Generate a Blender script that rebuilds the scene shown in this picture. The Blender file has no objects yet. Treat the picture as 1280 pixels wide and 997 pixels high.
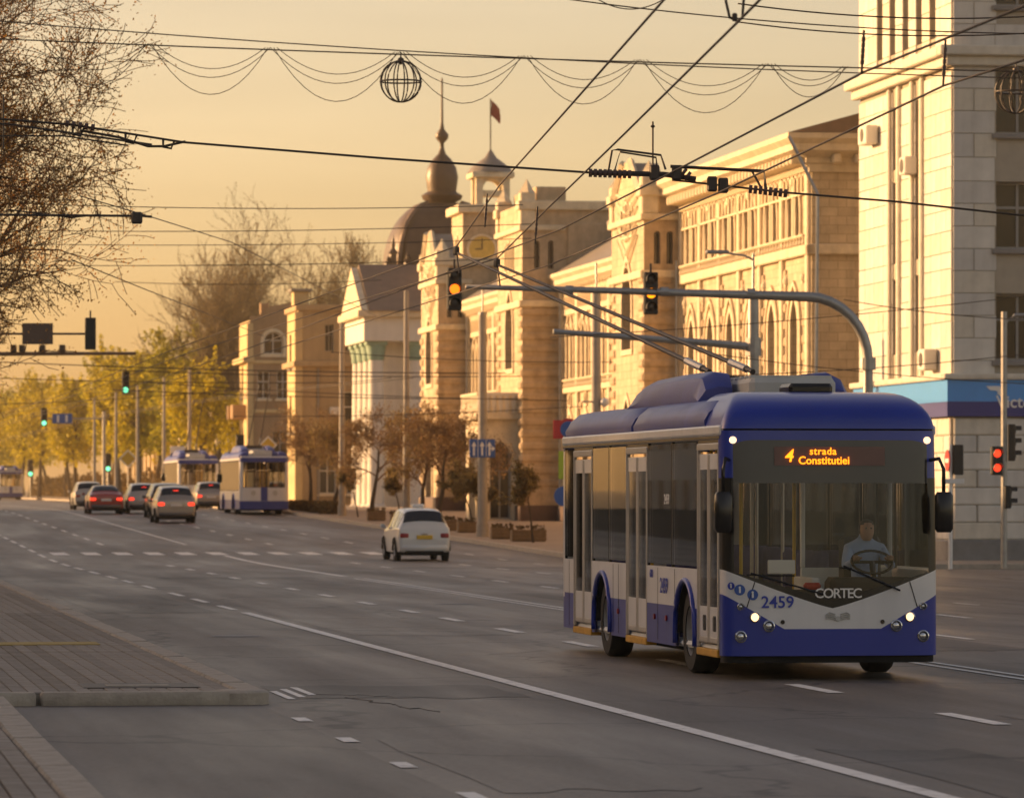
import bpy, bmesh, math, random
from mathutils import Vector, Matrix
from mathutils.geometry import tessellate_polygon
R = math.radians
SC = bpy.context.scene
COL = SC.collection

# ------------------------------------------------------------------ camera, sky, sun, exposure
F = 5880.0 / 1280.0            # focal length in picture widths
TH = math.atan(0.151)          # the avenue runs 8.6 degrees to the left of the view axis
CT, ST = math.cos(TH), math.sin(TH)
cd = bpy.data.cameras.new('camera'); cam = bpy.data.objects.new('camera', cd); COL.objects.link(cam)
cam.location = (0, 0, 2.1); cam.rotation_euler = (R(90), 0, 0)
cd.sensor_width = 36.0; cd.lens = 36.0 * F
cd.shift_y = (619 - 498.5) / 1280.0
cd.clip_start = 1.0; cd.clip_end = 9000
cd.dof.use_dof = True; cd.dof.focus_distance = 56; cd.dof.aperture_fstop = 4.5
SC.camera = cam

SUN_EL, SUN_AZ = R(10.5), R(158)       # azimuth of the sun, counter-clockwise from +X
wd = bpy.data.worlds.new('World'); SC.world = wd; wd.use_nodes = True
nt = wd.node_tree; bgn = nt.nodes['Background']
sky = nt.nodes.new('ShaderNodeTexSky'); sky.sky_type = 'NISHITA'; sky.sun_disc = False
sky.sun_elevation = SUN_EL; sky.sun_rotation = R(90) - SUN_AZ
sky.air_density = 1.0; sky.dust_density = 1.9; sky.ozone_density = 0.4
wtc = nt.nodes.new('ShaderNodeTexCoord'); wmp = nt.nodes.new('ShaderNodeMapping'); wmp.inputs['Scale'].default_value = (1.0, 1.0, 9.0)
wnz = nt.nodes.new('ShaderNodeTexNoise'); wnz.inputs['Scale'].default_value = 5.0; wnz.inputs['Detail'].default_value = 5
wmr = nt.nodes.new('ShaderNodeMapRange'); wmr.inputs[1].default_value = .3; wmr.inputs[2].default_value = .7; wmr.inputs[3].default_value = .93; wmr.inputs[4].default_value = 1.07
wvm = nt.nodes.new('ShaderNodeVectorMath'); wvm.operation = 'SCALE'            # thin uneven high haze all round the sky
nt.links.new(wtc.outputs['Generated'], wmp.inputs[0]); nt.links.new(wmp.outputs[0], wnz.inputs[0]); nt.links.new(wnz.outputs[0], wmr.inputs[0])
nt.links.new(sky.outputs[0], wvm.inputs[0]); nt.links.new(wmr.outputs[0], wvm.inputs['Scale']); nt.links.new(wvm.outputs[0], bgn.inputs[0]); bgn.inputs[1].default_value = 0.12
sl = bpy.data.lights.new('sun', 'SUN'); sl.energy = 5.0; sl.angle = R(0.6); sl.color = (1.0, 0.72, 0.38)
sun = bpy.data.objects.new('sun', sl); COL.objects.link(sun)
sd = Vector((math.cos(SUN_AZ) * math.cos(SUN_EL), math.sin(SUN_AZ) * math.cos(SUN_EL), math.sin(SUN_EL)))
sun.rotation_euler = sd.to_track_quat('Z', 'Y').to_euler(); sun.location = (-60, 40, 60)
vs = SC.view_settings
vs.view_transform = 'Standard'; vs.look = 'None'; vs.exposure = 0.6; vs.gamma = 1.0
vs.use_white_balance = True; vs.white_balance_temperature = 8500; vs.white_balance_tint = 30

# ------------------------------------------------------------------ helpers
def zg(b):                                  # the avenue climbs gently after the crossing
    if b < 138: return 0.0
    if b < 158: return 0.0122 * (b - 138) ** 2 / 40
    if b < 240: return 0.0122 * (b - 148)
    if b < 270: t = b - 240; return 0.0122 * 92 + 0.0122 * t - 0.0118 * t * t / 60
    return 0.0122 * 122 - 0.0118 * 15 + 0.0015 * (b - 270)
def rd(a, b): return (a * CT - b * ST, a * ST + b * CT)
def ab(X, Y): return (X * CT + Y * ST, -X * ST + Y * CT)
def P(px, py, Y): return Vector(((px - 640) / 5880 * Y, Y, 2.1 + (619 - py) / 5880 * Y))
def UY(u, Y):                               # u = offset from the camera's line parallel to the avenue
    X = u - 0.151 * Y; return ab(X, Y)

class B:
    def __init__(s): s.v = []; s.f = []
    def add(s, vs, fs):
        n = len(s.v); s.v += [tuple(p) for p in vs]; s.f += [tuple(i + n for i in f) for f in fs]; return s
    def box(s, x0, x1, y0, y1, z0, z1):
        return s.add([(x0,y0,z0),(x1,y0,z0),(x1,y1,z0),(x0,y1,z0),(x0,y0,z1),(x1,y0,z1),(x1,y1,z1),(x0,y1,z1)],
            [(0,3,2,1),(4,5,6,7),(0,1,5,4),(1,2,6,5),(2,3,7,6),(3,0,4,7)])
    def cbox(s, x0, x1, y0, y1, z0, z1, c=.03):
        xs = [(x0,x1,y0,y1)]; c = min(c, (x1-x0)/2.1, (y1-y0)/2.1, (z1-z0)/2.1)
        def ring(i, z):
            return [(x0+i,y0+c,z),(x0+c,y0+i,z),(x1-c,y0+i,z),(x1-i,y0+c,z),(x1-i,y1-c,z),(x1-c,y1-i,z),(x0+c,y1-i,z),(x0+i,y1-c,z)]
        rr = [ring(c*.7, z0), ring(0, z0+c), ring(0, z1-c), ring(c*.7, z1)]
        vs = sum(rr, []); fs = [tuple(reversed(range(8))), tuple(range(24, 32))]
        for k in range(3):
            for i in range(8):
                j = (i+1) % 8; fs.append((k*8+i, k*8+j, k*8+8+j, k*8+8+i))
        return s.add(vs, fs)
    def tube(s, pts, rads, n=6, cap=True):
        pts = [Vector(p) for p in pts]
        if not hasattr(rads, '__len__'): rads = [rads] * len(pts)
        rings = []
        for i, p in enumerate(pts):
            d = (pts[min(i+1, len(pts)-1)] - pts[max(i-1, 0)])
            d = d.normalized() if d.length > 1e-9 else Vector((0,0,1))
            a = Vector((0,0,1)) if abs(d.z) < .9 else Vector((1,0,0))
            u = d.cross(a).normalized(); w = u.cross(d)
            rings.append([p + (u*math.cos(t) + w*math.sin(t)) * rads[i] for t in [2*math.pi*k/n for k in range(n)]])
        vs = sum(rings, []); fs = []
        for k in range(len(rings)-1):
            for i in range(n):
                j = (i+1) % n; fs.append((k*n+i, k*n+j, k*n+n+j, k*n+n+i))
        if cap: fs += [tuple(reversed(range(n))), tuple(range(len(vs)-n, len(vs)))]
        return s.add(vs, fs)
    def lathe(s, prof, n=16, c=(0,0,0), axis='z'):
        vs = []; fs = []
        for r, h in prof:
            for k in range(n):
                t = 2*math.pi*k/n; p = (r*math.cos(t), r*math.sin(t), h)
                if axis == 'x': p = (p[2], p[0], p[1])
                if axis == 'y': p = (p[0], p[2], p[1])
                vs.append((p[0]+c[0], p[1]+c[1], p[2]+c[2]))
        for k in range(len(prof)-1):
            for i in range(n):
                j = (i+1) % n; fs.append((k*n+i, k*n+j, k*n+n+j, k*n+n+i))
        return s.add(vs, fs)
    def disc(s, c, r, n=16, axis='y', h=.02):
        return s.lathe([(0.0001,-h/2),(r,-h/2),(r,h/2),(0.0001,h/2)], n, c, axis)
    def grid(s, rows, close=False):
        m = len(rows[0]); vs = sum([list(r) for r in rows], []); fs = []
        for k in range(len(rows)-1):
            for i in range(m if close else m-1):
                j = (i+1) % m; fs.append((k*m+i, k*m+j, k*m+m+j, k*m+m+i))
        return s.add(vs, fs)
    def prism(s, poly, d0, d1, plane='x'):      # poly of (p, z); extruded along the plane's normal axis
        def m(p, d): return (d, p[0], p[1]) if plane == 'x' else ((p[0], d, p[1]) if plane == 'y' else (p[0], p[1], d))
        n = len(poly); vs = [m(p, d0) for p in poly] + [m(p, d1) for p in poly]
        tr = tessellate_polygon([[Vector((p[0], p[1], 0)) for p in poly]])
        fs = [t for t in tr] + [tuple(i+n for i in reversed(t)) for t in tr]
        fs += [(i, (i+1) % n, n+(i+1) % n, n+i) for i in range(n)]
        return s.add(vs, fs)
    def mesh(s, name, smooth=False):
        me = bpy.data.meshes.new(name); me.from_pydata(s.v, [], s.f)
        bm = bmesh.new(); bm.from_mesh(me); bmesh.ops.recalc_face_normals(bm, faces=bm.faces); bm.to_mesh(me); bm.free()
        if smooth is True: me.polygons.foreach_set('use_smooth', [True]*len(me.polygons))
        elif smooth: me.shade_smooth() if False else me.set_sharp_from_angle(angle=R(smooth)) or me.polygons.foreach_set('use_smooth', [True]*len(me.polygons))
        return me
    def obj(s, name, mat, parent=None, smooth=False, loc=(0,0,0), rz=0):
        me = s.mesh(name, smooth); me.materials.append(mat)
        return link(name, me, parent, loc, rz)
def link(name, me, parent=None, loc=(0,0,0), rz=0):
    o = bpy.data.objects.new(name, me); COL.objects.link(o); o.parent = parent
    o.location = loc; o.rotation_euler = (0, 0, rz); return o
def tag(o, label, cat, group=None):
    o['label'] = label; o['category'] = cat
    if group: o['group'] = group
    return o
def thing(name, label, cat, loc=(0,0,0), rz=0, group=None):
    o = bpy.data.objects.new(name, None); COL.objects.link(o); o.location = loc; o.rotation_euler = (0,0,rz)
    return tag(o, label, cat, group)
def struct(o): o['kind'] = 'structure'; return o
def copy_tree(o, parent=None, skip=()):
    c = o.copy(); COL.objects.link(c); c.parent = parent
    for ch in list(o.children):
        if ch.name.split('.')[0] not in skip: copy_tree(ch, c, skip)
    return c

# ------------------------------------------------------------------ materials
MATS = {}
def mat(name, col, rough=.7, var=.15, scale=2.0, bump=0.0, metal=0.0, coat=0.0, stretch=(1,1,1), streak=0.0, spec=.5, fine=0.0, course=None):
    m = bpy.data.materials.new(name); m.use_nodes = True; t = m.node_tree; n = t.nodes; b = n['Principled BSDF']
    b.inputs['Roughness'].default_value = rough; b.inputs['Metallic'].default_value = metal
    b.inputs['Coat Weight'].default_value = coat; b.inputs['Coat Roughness'].default_value = .05
    b.inputs['Specular IOR Level'].default_value = spec
    tc = n.new('ShaderNodeTexCoord'); mp = n.new('ShaderNodeMapping'); mp.inputs['Scale'].default_value = stretch
    t.links.new(tc.outputs['Object'], mp.inputs[0])
    nz = n.new('ShaderNodeTexNoise'); nz.inputs['Scale'].default_value = scale; nz.inputs['Detail'].default_value = 6; nz.inputs['Roughness'].default_value = .65
    t.links.new(mp.outputs[0], nz.inputs[0])
    rp = n.new('ShaderNodeValToRGB'); e = rp.color_ramp.elements
    e[0].position = .3; e[1].position = .7
    e[0].color = tuple(c*(1-var) for c in col) + (1,); e[1].color = tuple(min(1, c*(1+var)) for c in col) + (1,)
    t.links.new(nz.outputs[0], rp.inputs[0]); out = rp.outputs[0]
    if streak:                                    # rain streaks and grime running down
        mp2 = n.new('ShaderNodeMapping'); mp2.inputs['Scale'].default_value = (1.6, 1.6, .12); t.links.new(tc.outputs['Object'], mp2.inputs[0])
        n2 = n.new('ShaderNodeTexNoise'); n2.inputs['Scale'].default_value = 1.5; n2.inputs['Detail'].default_value = 7; t.links.new(mp2.outputs[0], n2.inputs[0])
        mr = n.new('ShaderNodeMapRange'); mr.inputs[1].default_value = .45; mr.inputs[2].default_value = .8; mr.inputs[3].default_value = 0; mr.inputs[4].default_value = streak
        t.links.new(n2.outputs[0], mr.inputs[0])
        mx = n.new('ShaderNodeMixRGB'); mx.inputs[2].default_value = tuple(c*.35 for c in col) + (1,)
        t.links.new(mr.outputs[0], mx.inputs[0]); t.links.new(out, mx.inputs[1]); out = mx.outputs[0]
    if course:                                    # fine masonry joints and stone to stone tone
        cb = n.new('ShaderNodeCombineXYZ'); sp_ = n.new('ShaderNodeSeparateXYZ'); t.links.new(tc.outputs['Object'], sp_.inputs[0])
        sm_ = n.new('ShaderNodeMath'); sm_.operation = 'ADD'; t.links.new(sp_.outputs[0], sm_.inputs[0]); t.links.new(sp_.outputs[1], sm_.inputs[1])
        t.links.new(sm_.outputs[0], cb.inputs[0]); t.links.new(sp_.outputs[2], cb.inputs[1])
        bt = n.new('ShaderNodeTexBrick'); bt.inputs['Scale'].default_value = 1; bt.inputs['Brick Width'].default_value = course[0]; bt.inputs['Row Height'].default_value = course[1]; bt.inputs['Mortar Size'].default_value = .012
        bt.inputs['Color1'].default_value = (1,1,1,1); bt.inputs['Color2'].default_value = (.84,.81,.78,1); bt.inputs['Mortar'].default_value = (.62,.58,.53,1); t.links.new(cb.outputs[0], bt.inputs[0])
        mm = n.new('ShaderNodeMixRGB'); mm.blend_type = 'MULTIPLY'; mm.inputs[0].default_value = 1; t.links.new(out, mm.inputs[1]); t.links.new(bt.outputs[0], mm.inputs[2]); out = mm.outputs[0]
    t.links.new(out, b.inputs['Base Color'])
    if bump or fine:
        bp = n.new('ShaderNodeBump'); bp.inputs['Strength'].default_value = bump or fine; bp.inputs['Distance'].default_value = .05
        n3 = n.new('ShaderNodeTexNoise'); n3.inputs['Scale'].default_value = scale*6; n3.inputs['Detail'].default_value = 8
        t.links.new(tc.outputs['Object'], n3.inputs[0]); t.links.new(n3.outputs[0], bp.inputs['Height']); t.links.new(bp.outputs[0], b.inputs['Normal'])
    MATS[name] = m; return m
def emis(name, col, st):
    m = bpy.data.materials.new(name); m.use_nodes = True; b = m.node_tree.nodes['Principled BSDF']
    b.inputs['Base Color'].default_value = tuple(c*.3 for c in col) + (1,)
    b.inputs['Emission Color'].default_value = col + (1,); b.inputs['Emission Strength'].default_value = st
    MATS[name] = m; return m
def glass(name, tint, ior=1.5, rough=.02):
    m = bpy.data.materials.new(name); m.use_nodes = True; t = m.node_tree; n = t.nodes; n.remove(n['Principled BSDF'])
    tr = n.new('ShaderNodeBsdfTransparent'); tr.inputs[0].default_value = tint + (1,)
    gl = n.new('ShaderNodeBsdfGlossy'); gl.inputs['Roughness'].default_value = rough
    fr = n.new('ShaderNodeFresnel'); fr.inputs[0].default_value = ior
    mx = n.new('ShaderNodeMixShader'); t.links.new(fr.outputs[0], mx.inputs[0]); t.links.new(tr.outputs[0], mx.inputs[1]); t.links.new(gl.outputs[0], mx.inputs[2])
    t.links.new(mx.outputs[0], n['Material Output'].inputs[0]); MATS[name] = m; return m
def asphalt(name, base):
    m = bpy.data.materials.new(name); m.use_nodes = True; t = m.node_tree; n = t.nodes; b = n['Principled BSDF']; L = t.links.new
    tc = n.new('ShaderNodeTexCoord')
    def noise(sc, det, st=(1,1,1)):
        mp = n.new('ShaderNodeMapping'); mp.inputs['Scale'].default_value = st; L(tc.outputs['Object'], mp.inputs[0])
        z = n.new('ShaderNodeTexNoise'); z.inputs['Scale'].default_value = sc; z.inputs['Detail'].default_value = det; z.inputs['Roughness'].default_value = .6; L(mp.outputs[0], z.inputs[0]); return z.outputs[0], mp.outputs[0]
    def rng(s, a, b_, c, d):
        r = n.new('ShaderNodeMapRange'); L(s, r.inputs[0])
        for i, v in enumerate((a, b_, c, d)): r.inputs[i+1].default_value = v
        return r.outputs[0]
    def mul(x, y):
        q = n.new('ShaderNodeMath'); q.operation = 'MULTIPLY'; L(x, q.inputs[0]); L(y, q.inputs[1]); return q.outputs[0]
    big = rng(noise(.11, 4, (1,.35,1))[0], .35, .65, .72, 1.28)       # patches and old repairs
    track = rng(noise(.75, 3, (1,.012,1))[0], .35, .65, .74, 1.26)     # wheel tracks along the lanes
    grain = rng(noise(16, 5)[0], .3, .7, .72, 1.28)
    stain = rng(noise(.5, 7, (1,.5,1))[0], .58, .72, 1.0, .68)        # oil and tyre stains
    vo = n.new('ShaderNodeTexVoronoi'); vo.feature = 'DISTANCE_TO_EDGE'; vo.inputs['Scale'].default_value = .16
    wz = n.new('ShaderNodeTexNoise'); wz.inputs['Scale'].default_value = .9; wz.inputs['Detail'].default_value = 6; L(tc.outputs['Object'], wz.inputs[0])
    ad = n.new('ShaderNodeVectorMath'); ad.operation = 'MULTIPLY_ADD'; ad.inputs[1].default_value = (1.6,1.6,0); L(wz.outputs['Color'], ad.inputs[0]); L(tc.outputs['Object'], ad.inputs[2]); L(ad.outputs[0], vo.inputs[0])
    ck = rng(vo.outputs[0], .004, .012, .42, 1.0)                     # cracks
    f = mul(mul(mul(big, track), mul(grain, stain)), ck)
    vm = n.new('ShaderNodeVectorMath'); vm.operation = 'SCALE'; vm.inputs[0].default_value = base; L(f, vm.inputs['Scale'])
    L(vm.outputs[0], b.inputs['Base Color'])
    L(rng(noise(.6, 5, (1,.1,1))[0], .3, .7, .36, .62), b.inputs['Roughness'])
    bp = n.new('ShaderNodeBump'); bp.inputs['Strength'].default_value = .35; bp.inputs['Distance'].default_value = .02; L(noise(60, 3)[0], bp.inputs['Height']); L(bp.outputs[0], b.inputs['Normal'])
    return m
M_asph = asphalt('asphalt', (.155, .133, .112)); M_asph2 = asphalt('dark_asphalt', (.11, .092, .076))
def worn_paint(name, col):
    m = bpy.data.materials.new(name); m.use_nodes = True; t = m.node_tree; n = t.nodes; b = n['Principled BSDF']; L = t.links.new
    tc = n.new('ShaderNodeTexCoord'); z = n.new('ShaderNodeTexNoise'); z.inputs['Scale'].default_value = 3.5; z.inputs['Detail'].default_value = 9; z.inputs['Roughness'].default_value = .7
    L(tc.outputs['Object'], z.inputs[0]); rp = n.new('ShaderNodeValToRGB'); e = rp.color_ramp.elements
    e[0].position = .3; e[0].color = (.2,.18,.16,1); e[1].position = .46; e[1].color = col + (1,)
    L(z.outputs[0], rp.inputs[0]); L(rp.outputs[0], b.inputs['Base Color']); b.inputs['Roughness'].default_value = .6; return m
M_paint = worn_paint('road_paint', (.82, .8, .76))
M_yell_tact = mat('tactile_yellow', (.42, .29, .09), .8, .25, 6)
M_paver = mat('grey_paver', (.27, .235, .2), .85, .22, 3.5, .3, course=(.4, 3.0))
M_kerb = mat('kerb_granite', (.4, .345, .285), .8, .2, 5, .3)
M_pave = mat('pavement', (.3, .24, .19), .85, .18, 1.2, .2)
M_soil = mat('ground_soil', (.16, .13, .09), .95, .3, .3)
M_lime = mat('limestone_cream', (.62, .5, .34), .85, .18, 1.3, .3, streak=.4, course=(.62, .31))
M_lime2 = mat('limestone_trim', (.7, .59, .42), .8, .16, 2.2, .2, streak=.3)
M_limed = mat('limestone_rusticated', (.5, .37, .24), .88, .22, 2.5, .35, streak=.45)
M_bank = mat('pale_stone', (.68, .64, .57), .8, .1, 1.5, .15, streak=.18)
M_bank2 = mat('pale_stone_warm', (.65, .59, .49), .8, .12, 2.1, .15, streak=.2)
M_bank3 = mat('pale_stone_grey', (.6, .57, .52), .8, .12, 1.1, .15, streak=.25)
M_joint = mat('mortar', (.4, .35, .28), .95, .1)
M_plinth = mat('brown_plinth', (.1, .055, .045), .5, .2, 3)
M_greypl = mat('grey_plinth', (.22, .21, .2), .6, .2, 2)
M_roof = mat('grey_metal_roof', (.25, .22, .19), .5, .15, 1.5, streak=.3)
M_roofb = mat('brown_metal_roof', (.2, .13, .09), .5, .15, 1.5, streak=.3)
M_dome = mat('brown_copper', (.08, .048, .03), .45, .2, 1.5, streak=.4)
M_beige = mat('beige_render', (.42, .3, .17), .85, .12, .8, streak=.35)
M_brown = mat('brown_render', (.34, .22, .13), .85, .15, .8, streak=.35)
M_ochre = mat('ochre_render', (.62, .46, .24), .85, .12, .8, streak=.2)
M_white = mat('white_render', (.72, .69, .62), .8, .08, 1.0, streak=.2)
M_green = mat('verdigris', (.22, .36, .28), .7, .15, 3)
M_pane = mat('window_glass_dark', (.03, .027, .024), .12, .3, .6, spec=.35)
M_frame = mat('window_frame_grey', (.3, .29, .27), .6, .1)
M_framew = mat('window_frame_white', (.65, .62, .56), .6, .08)
M_steel = mat('galvanised_steel', (.36, .35, .33), .45, .15, 4, metal=.6)
M_conc = mat('concrete_pole', (.36, .32, .27), .85, .15, 3, .2, streak=.2)
M_wire = mat('black_wire', (.05, .034, .024), .6, .1)
M_iron = mat('dark_iron', (.05, .036, .028), .5, .2)
M_sigb = mat('signal_black', (.018, .017, .016), .5, .2)
M_bluesign = mat('sign_blue', (.02, .1, .36), .4, .05)
M_whsign = mat('sign_white', (.78, .76, .72), .4, .04)
M_redsign = mat('sign_red', (.5, .03, .03), .4, .05)
M_yesign = mat('sign_yellow', (.65, .42, .05), .4, .05)
M_grsign = mat('sign_green', (.35, .5, .05), .4, .05)
M_backsign = mat('sign_back', (.16, .1, .07), .6, .1)
M_orange_l = emis('signal_amber', (1.0, .3, .015), 1.8); M_green_l = emis('signal_green', (.04, .9, .5), 1.8); M_red_l = emis('signal_red', (1.0, .05, .02), 1.6)
M_amber_l = emis('signal_orange', (1.0, .17, .015), 1.8); M_lens = mat('dark_lens', (.04, .03, .025), .2, .1)
M_bblue = mat('bus_blue', (.004, .032, .3), .3, .1, .7, coat=.25)
M_bblue2 = mat('bus_blue_dusty', (.03, .05, .26), .42, .2, 1.2, coat=.12, streak=.35)
M_bwhite = mat('bus_white', (.7, .69, .68), .35, .06, .8, coat=.4, streak=.25)
M_bdark = mat('bus_black', (.012, .011, .011), .25, .2, 1)
M_rubber = mat('rubber', (.02, .019, .018), .85, .2, 3)
M_rim = mat('wheel_steel', (.3, .29, .28), .5, .2, 8, metal=.4, streak=.3)
M_under = mat('underbody', (.01, .01, .01), .9, .1)
M_silver = mat('anodised_aluminium', (.5, .47, .43), .4, .08, 3, metal=.5)
M_stepy = mat('step_yellow', (.55, .28, .04), .7, .2, 6)
M_roofeq = mat('roof_equipment_grey', (.5, .49, .45), .6, .12, 2, streak=.2)
M_wscreen = glass('windscreen_glass', (.93, .95, .93), 1.4)
M_tint = glass('tinted_glass', (.96, .94, .92), 1.42)
M_smoke = glass('smoked_glass', (.1, .1, .1), 1.5)
M_int = mat('interior_grey', (.66, .68, .67), .6, .08)
M_intd = mat('interior_dark', (.05, .048, .045), .7, .1)
M_seat = mat('seat_fabric', (.1, .09, .2), .9, .2, 8)
M_rail = mat('yellow_rail', (.6, .38, .05), .35, .05)
M_skin = mat('skin', (.42, .24, .16), .6, .06); M_shirt = mat('pale_blue_shirt', (.3, .42, .62), .9, .1, 6); M_hair = mat('grey_hair', (.1, .085, .07), .9, .2, 20)
M_led = emis('led_orange', (1.0, .3, .02), 1.8)
M_dispbg = mat('display_panel', (.16, .07, .055), .35, .1, 3)
M_head = emis('headlamp_lit', (1.0, .7, .4), 1.5); M_headoff = mat('headlamp_chrome', (.6, .6, .6), .15, .1, 6, metal=.9)
M_tail = emis('tail_light_lit', (1.0, .05, .025), 1.5); M_tailoff = mat('tail_red', (.3, .02, .02), .3, .1)
M_cwhite = mat('car_silver_white', (.6, .6, .58), .3, .04, 1, coat=.7)
M_csilver = mat('car_grey', (.36, .32, .28), .3, .05, 1, metal=.5, coat=.6)
M_cdark = mat('car_dark', (.06, .05, .046), .3, .1, 1, coat=.7)
M_cbrown = mat('car_dark_red', (.34, .045, .03), .3, .1, 1, coat=.7)
M_clight = mat('car_pale', (.42, .4, .37), .3, .05, 1, coat=.6)
M_plate = mat('plate_yellow', (.7, .42, .05), .5, .05); M_platew = mat('plate_white', (.7, .7, .68), .5, .05)
M_carglass = mat('car_glass', (.015, .014, .014), .06, .1, spec=.8)
M_bark = mat('bark', (.07, .05, .035), .95, .3, 8, .4); M_barkl = mat('bark_light', (.12, .09, .06), .95, .3, 8, .4)
M_twig = mat('red_brown_twigs', (.2, .115, .065), .9, .25, 4)
def leafmat(name, c1, c2):
    m = bpy.data.materials.new(name); m.use_nodes = True; t = m.node_tree; n = t.nodes; b = n['Principled BSDF']; L = t.links.new
    g = n.new('ShaderNodeNewGeometry'); rp = n.new('ShaderNodeValToRGB'); e = rp.color_ramp.elements; e[0].color = c1 + (1,); e[1].color = c2 + (1,)
    L(g.outputs['Random Per Island'], rp.inputs[0]); L(rp.outputs[0], b.inputs['Base Color']); b.inputs['Roughness'].default_value = .65
    tl = n.new('ShaderNodeBsdfTranslucent'); L(rp.outputs[0], tl.inputs[0]); mx = n.new('ShaderNodeMixShader'); mx.inputs[0].default_value = .45
    L(b.outputs[0], mx.inputs[1]); L(tl.outputs[0], mx.inputs[2]); L(mx.outputs[0], n['Material Output'].inputs[0]); return m
M_leafy = leafmat('spring_leaves', (.36, .32, .025), (.62, .5, .04)); M_leafg = leafmat('green_leaves', (.22, .22, .025), (.46, .4, .04))
M_leafr = leafmat('bud_leaves', (.2, .13, .06), (.3, .22, .08)); M_leafb = leafmat('brown_buds', (.2, .12, .06), (.28, .17, .07))
M_leafo = leafmat('backlit_buds', (.4, .16, .04), (.6, .3, .06)); M_hedge = leafmat('hedge_leaves', (.1, .06, .02), (.16, .1, .03))  # near tree's bud orange carries its backlight glow as colour
M_plant = mat('planter_wood', (.2, .13, .07), .85, .25, 4, .3)
M_flag = mat('flag_cloth', (.35, .06, .05), .9, .1)
M_gold = mat('clock_gold', (.6, .42, .1), .5, .15, 4)
M_bankblue = mat('bank_sign_blue', (.02, .3, .72), .4, .05); M_banknavy = mat('bank_sign_navy', (.02, .03, .2), .4, .05)

def text(s, size, material, parent, loc, rot, name='lettering', depth=.004, shear=0, spacing=1.0, bold=.012):
    cu = bpy.data.curves.new('t', 'FONT'); cu.body = s; cu.size = size; cu.extrude = depth; cu.align_x = 'CENTER'; cu.align_y = 'CENTER'; cu.shear = shear; cu.space_character = spacing
    cu.resolution_u = 3; cu.offset = bold*size
    to = bpy.data.objects.new('t', cu); COL.objects.link(to)
    dg = bpy.context.evaluated_depsgraph_get(); me = bpy.data.meshes.new_from_object(to.evaluated_get(dg)); bpy.data.objects.remove(to)
    me.materials.clear(); me.materials.append(material)
    o = bpy.data.objects.new(name, me); COL.objects.link(o); o.parent = parent; o.location = loc; o.rotation_euler = rot; return o
# ------------------------------------------------------------------ ground, roads, pavements
ROOT = (0, 0, 0)
def sheet(name, a0, a1, b0, b1, dz, m, step=8):
    bs = [b0]
    while bs[-1] < b1 - 1e-6:
        bs.append(min(b1, bs[-1] + (step if bs[-1] < 300 else 40)))
    o = B().grid([[(a0, b, zg(b)+dz), (a1, b, zg(b)+dz)] for b in bs]).obj(name, m, None, True, rz=TH)
    return struct(o)
gr = sheet('ground', -700, 700, -60, 2600, -.03, M_soil, 10)
road = sheet('road', -13, 24.7, -40, 1500, 0.0, M_asph)
side = sheet('side_road', 24.7, 120, -40, 131, 0.0, M_asph)
lane = struct(B().box(1.97, 4.55, 20, 47.1, -.01, .004).obj('asphalt_patch', M_asph2, None, rz=TH))
def mark(a0, a1, b0, b1, name='lane_dash'):
    n = max(1, int((b1-b0)/6)); bs = [b0 + (b1-b0)*i/n for i in range(n+1)]
    return B().grid([[(a0, b, zg(b)+.008), (a1, b, zg(b)+.008)] for b in bs]).obj(name, M_paint, road)
mark(7.76, 7.94, 26, 84, 'lane_line')
for b in (86, 92, 98, 106, 113, 119): mark(7.78, 7.92, b, b+3.4)
for i in range(12): mark(7.78, 7.92, 126+i*7, 130+i*7)
for b in (30, 36.6, 43.0, 50.0, 58, 65.5, 72.2, 78.8, 84.5, 91, 98, 105, 112, 119, 126, 133, 140): mark(10.78, 10.96, b-1.1, b+1.2)
mark(13.74, 13.84, 40, 118, 'lane_line'); mark(14.0, 14.1, 40, 118, 'lane_line')
mark(13.8, 14.0, 121, 156, 'lane_line'); mark(13.85, 13.98, 172, 420, 'lane_line')
for i in range(26): mark(10.8, 10.94, 172+i*8, 175.5+i*8)
for i in range(26): mark(7.78, 7.92, 210+i*8, 214+i*8)
for i in range(14):
    mark(16.8, 16.94, 44+i*7.6, 46.4+i*7.6); mark(19.7, 19.83, 48+i*7.6, 50.4+i*7.6); mark(22.2, 22.3, 80+i*7.6, 82+i*7.6)
for i in range(20): mark(17.0, 17.13, 172+i*8, 174.5+i*8); mark(20.2, 20.33, 174+i*8, 176.5+i*8)
for b in (25, 28.7, 32.5, 36.3, 40.1, 43.8): mark(4.56, 4.7, b-.35, b+.4)
for i in range(13): mark(8.3 + i*1.06, 8.84 + i*1.06, 157, 160.6, 'crosswalk_stripe')
M_patch = asphalt('patch_asphalt', (.085, .072, .061)); M_patch2 = asphalt('pale_patch_asphalt', (.18, .155, .13))
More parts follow.
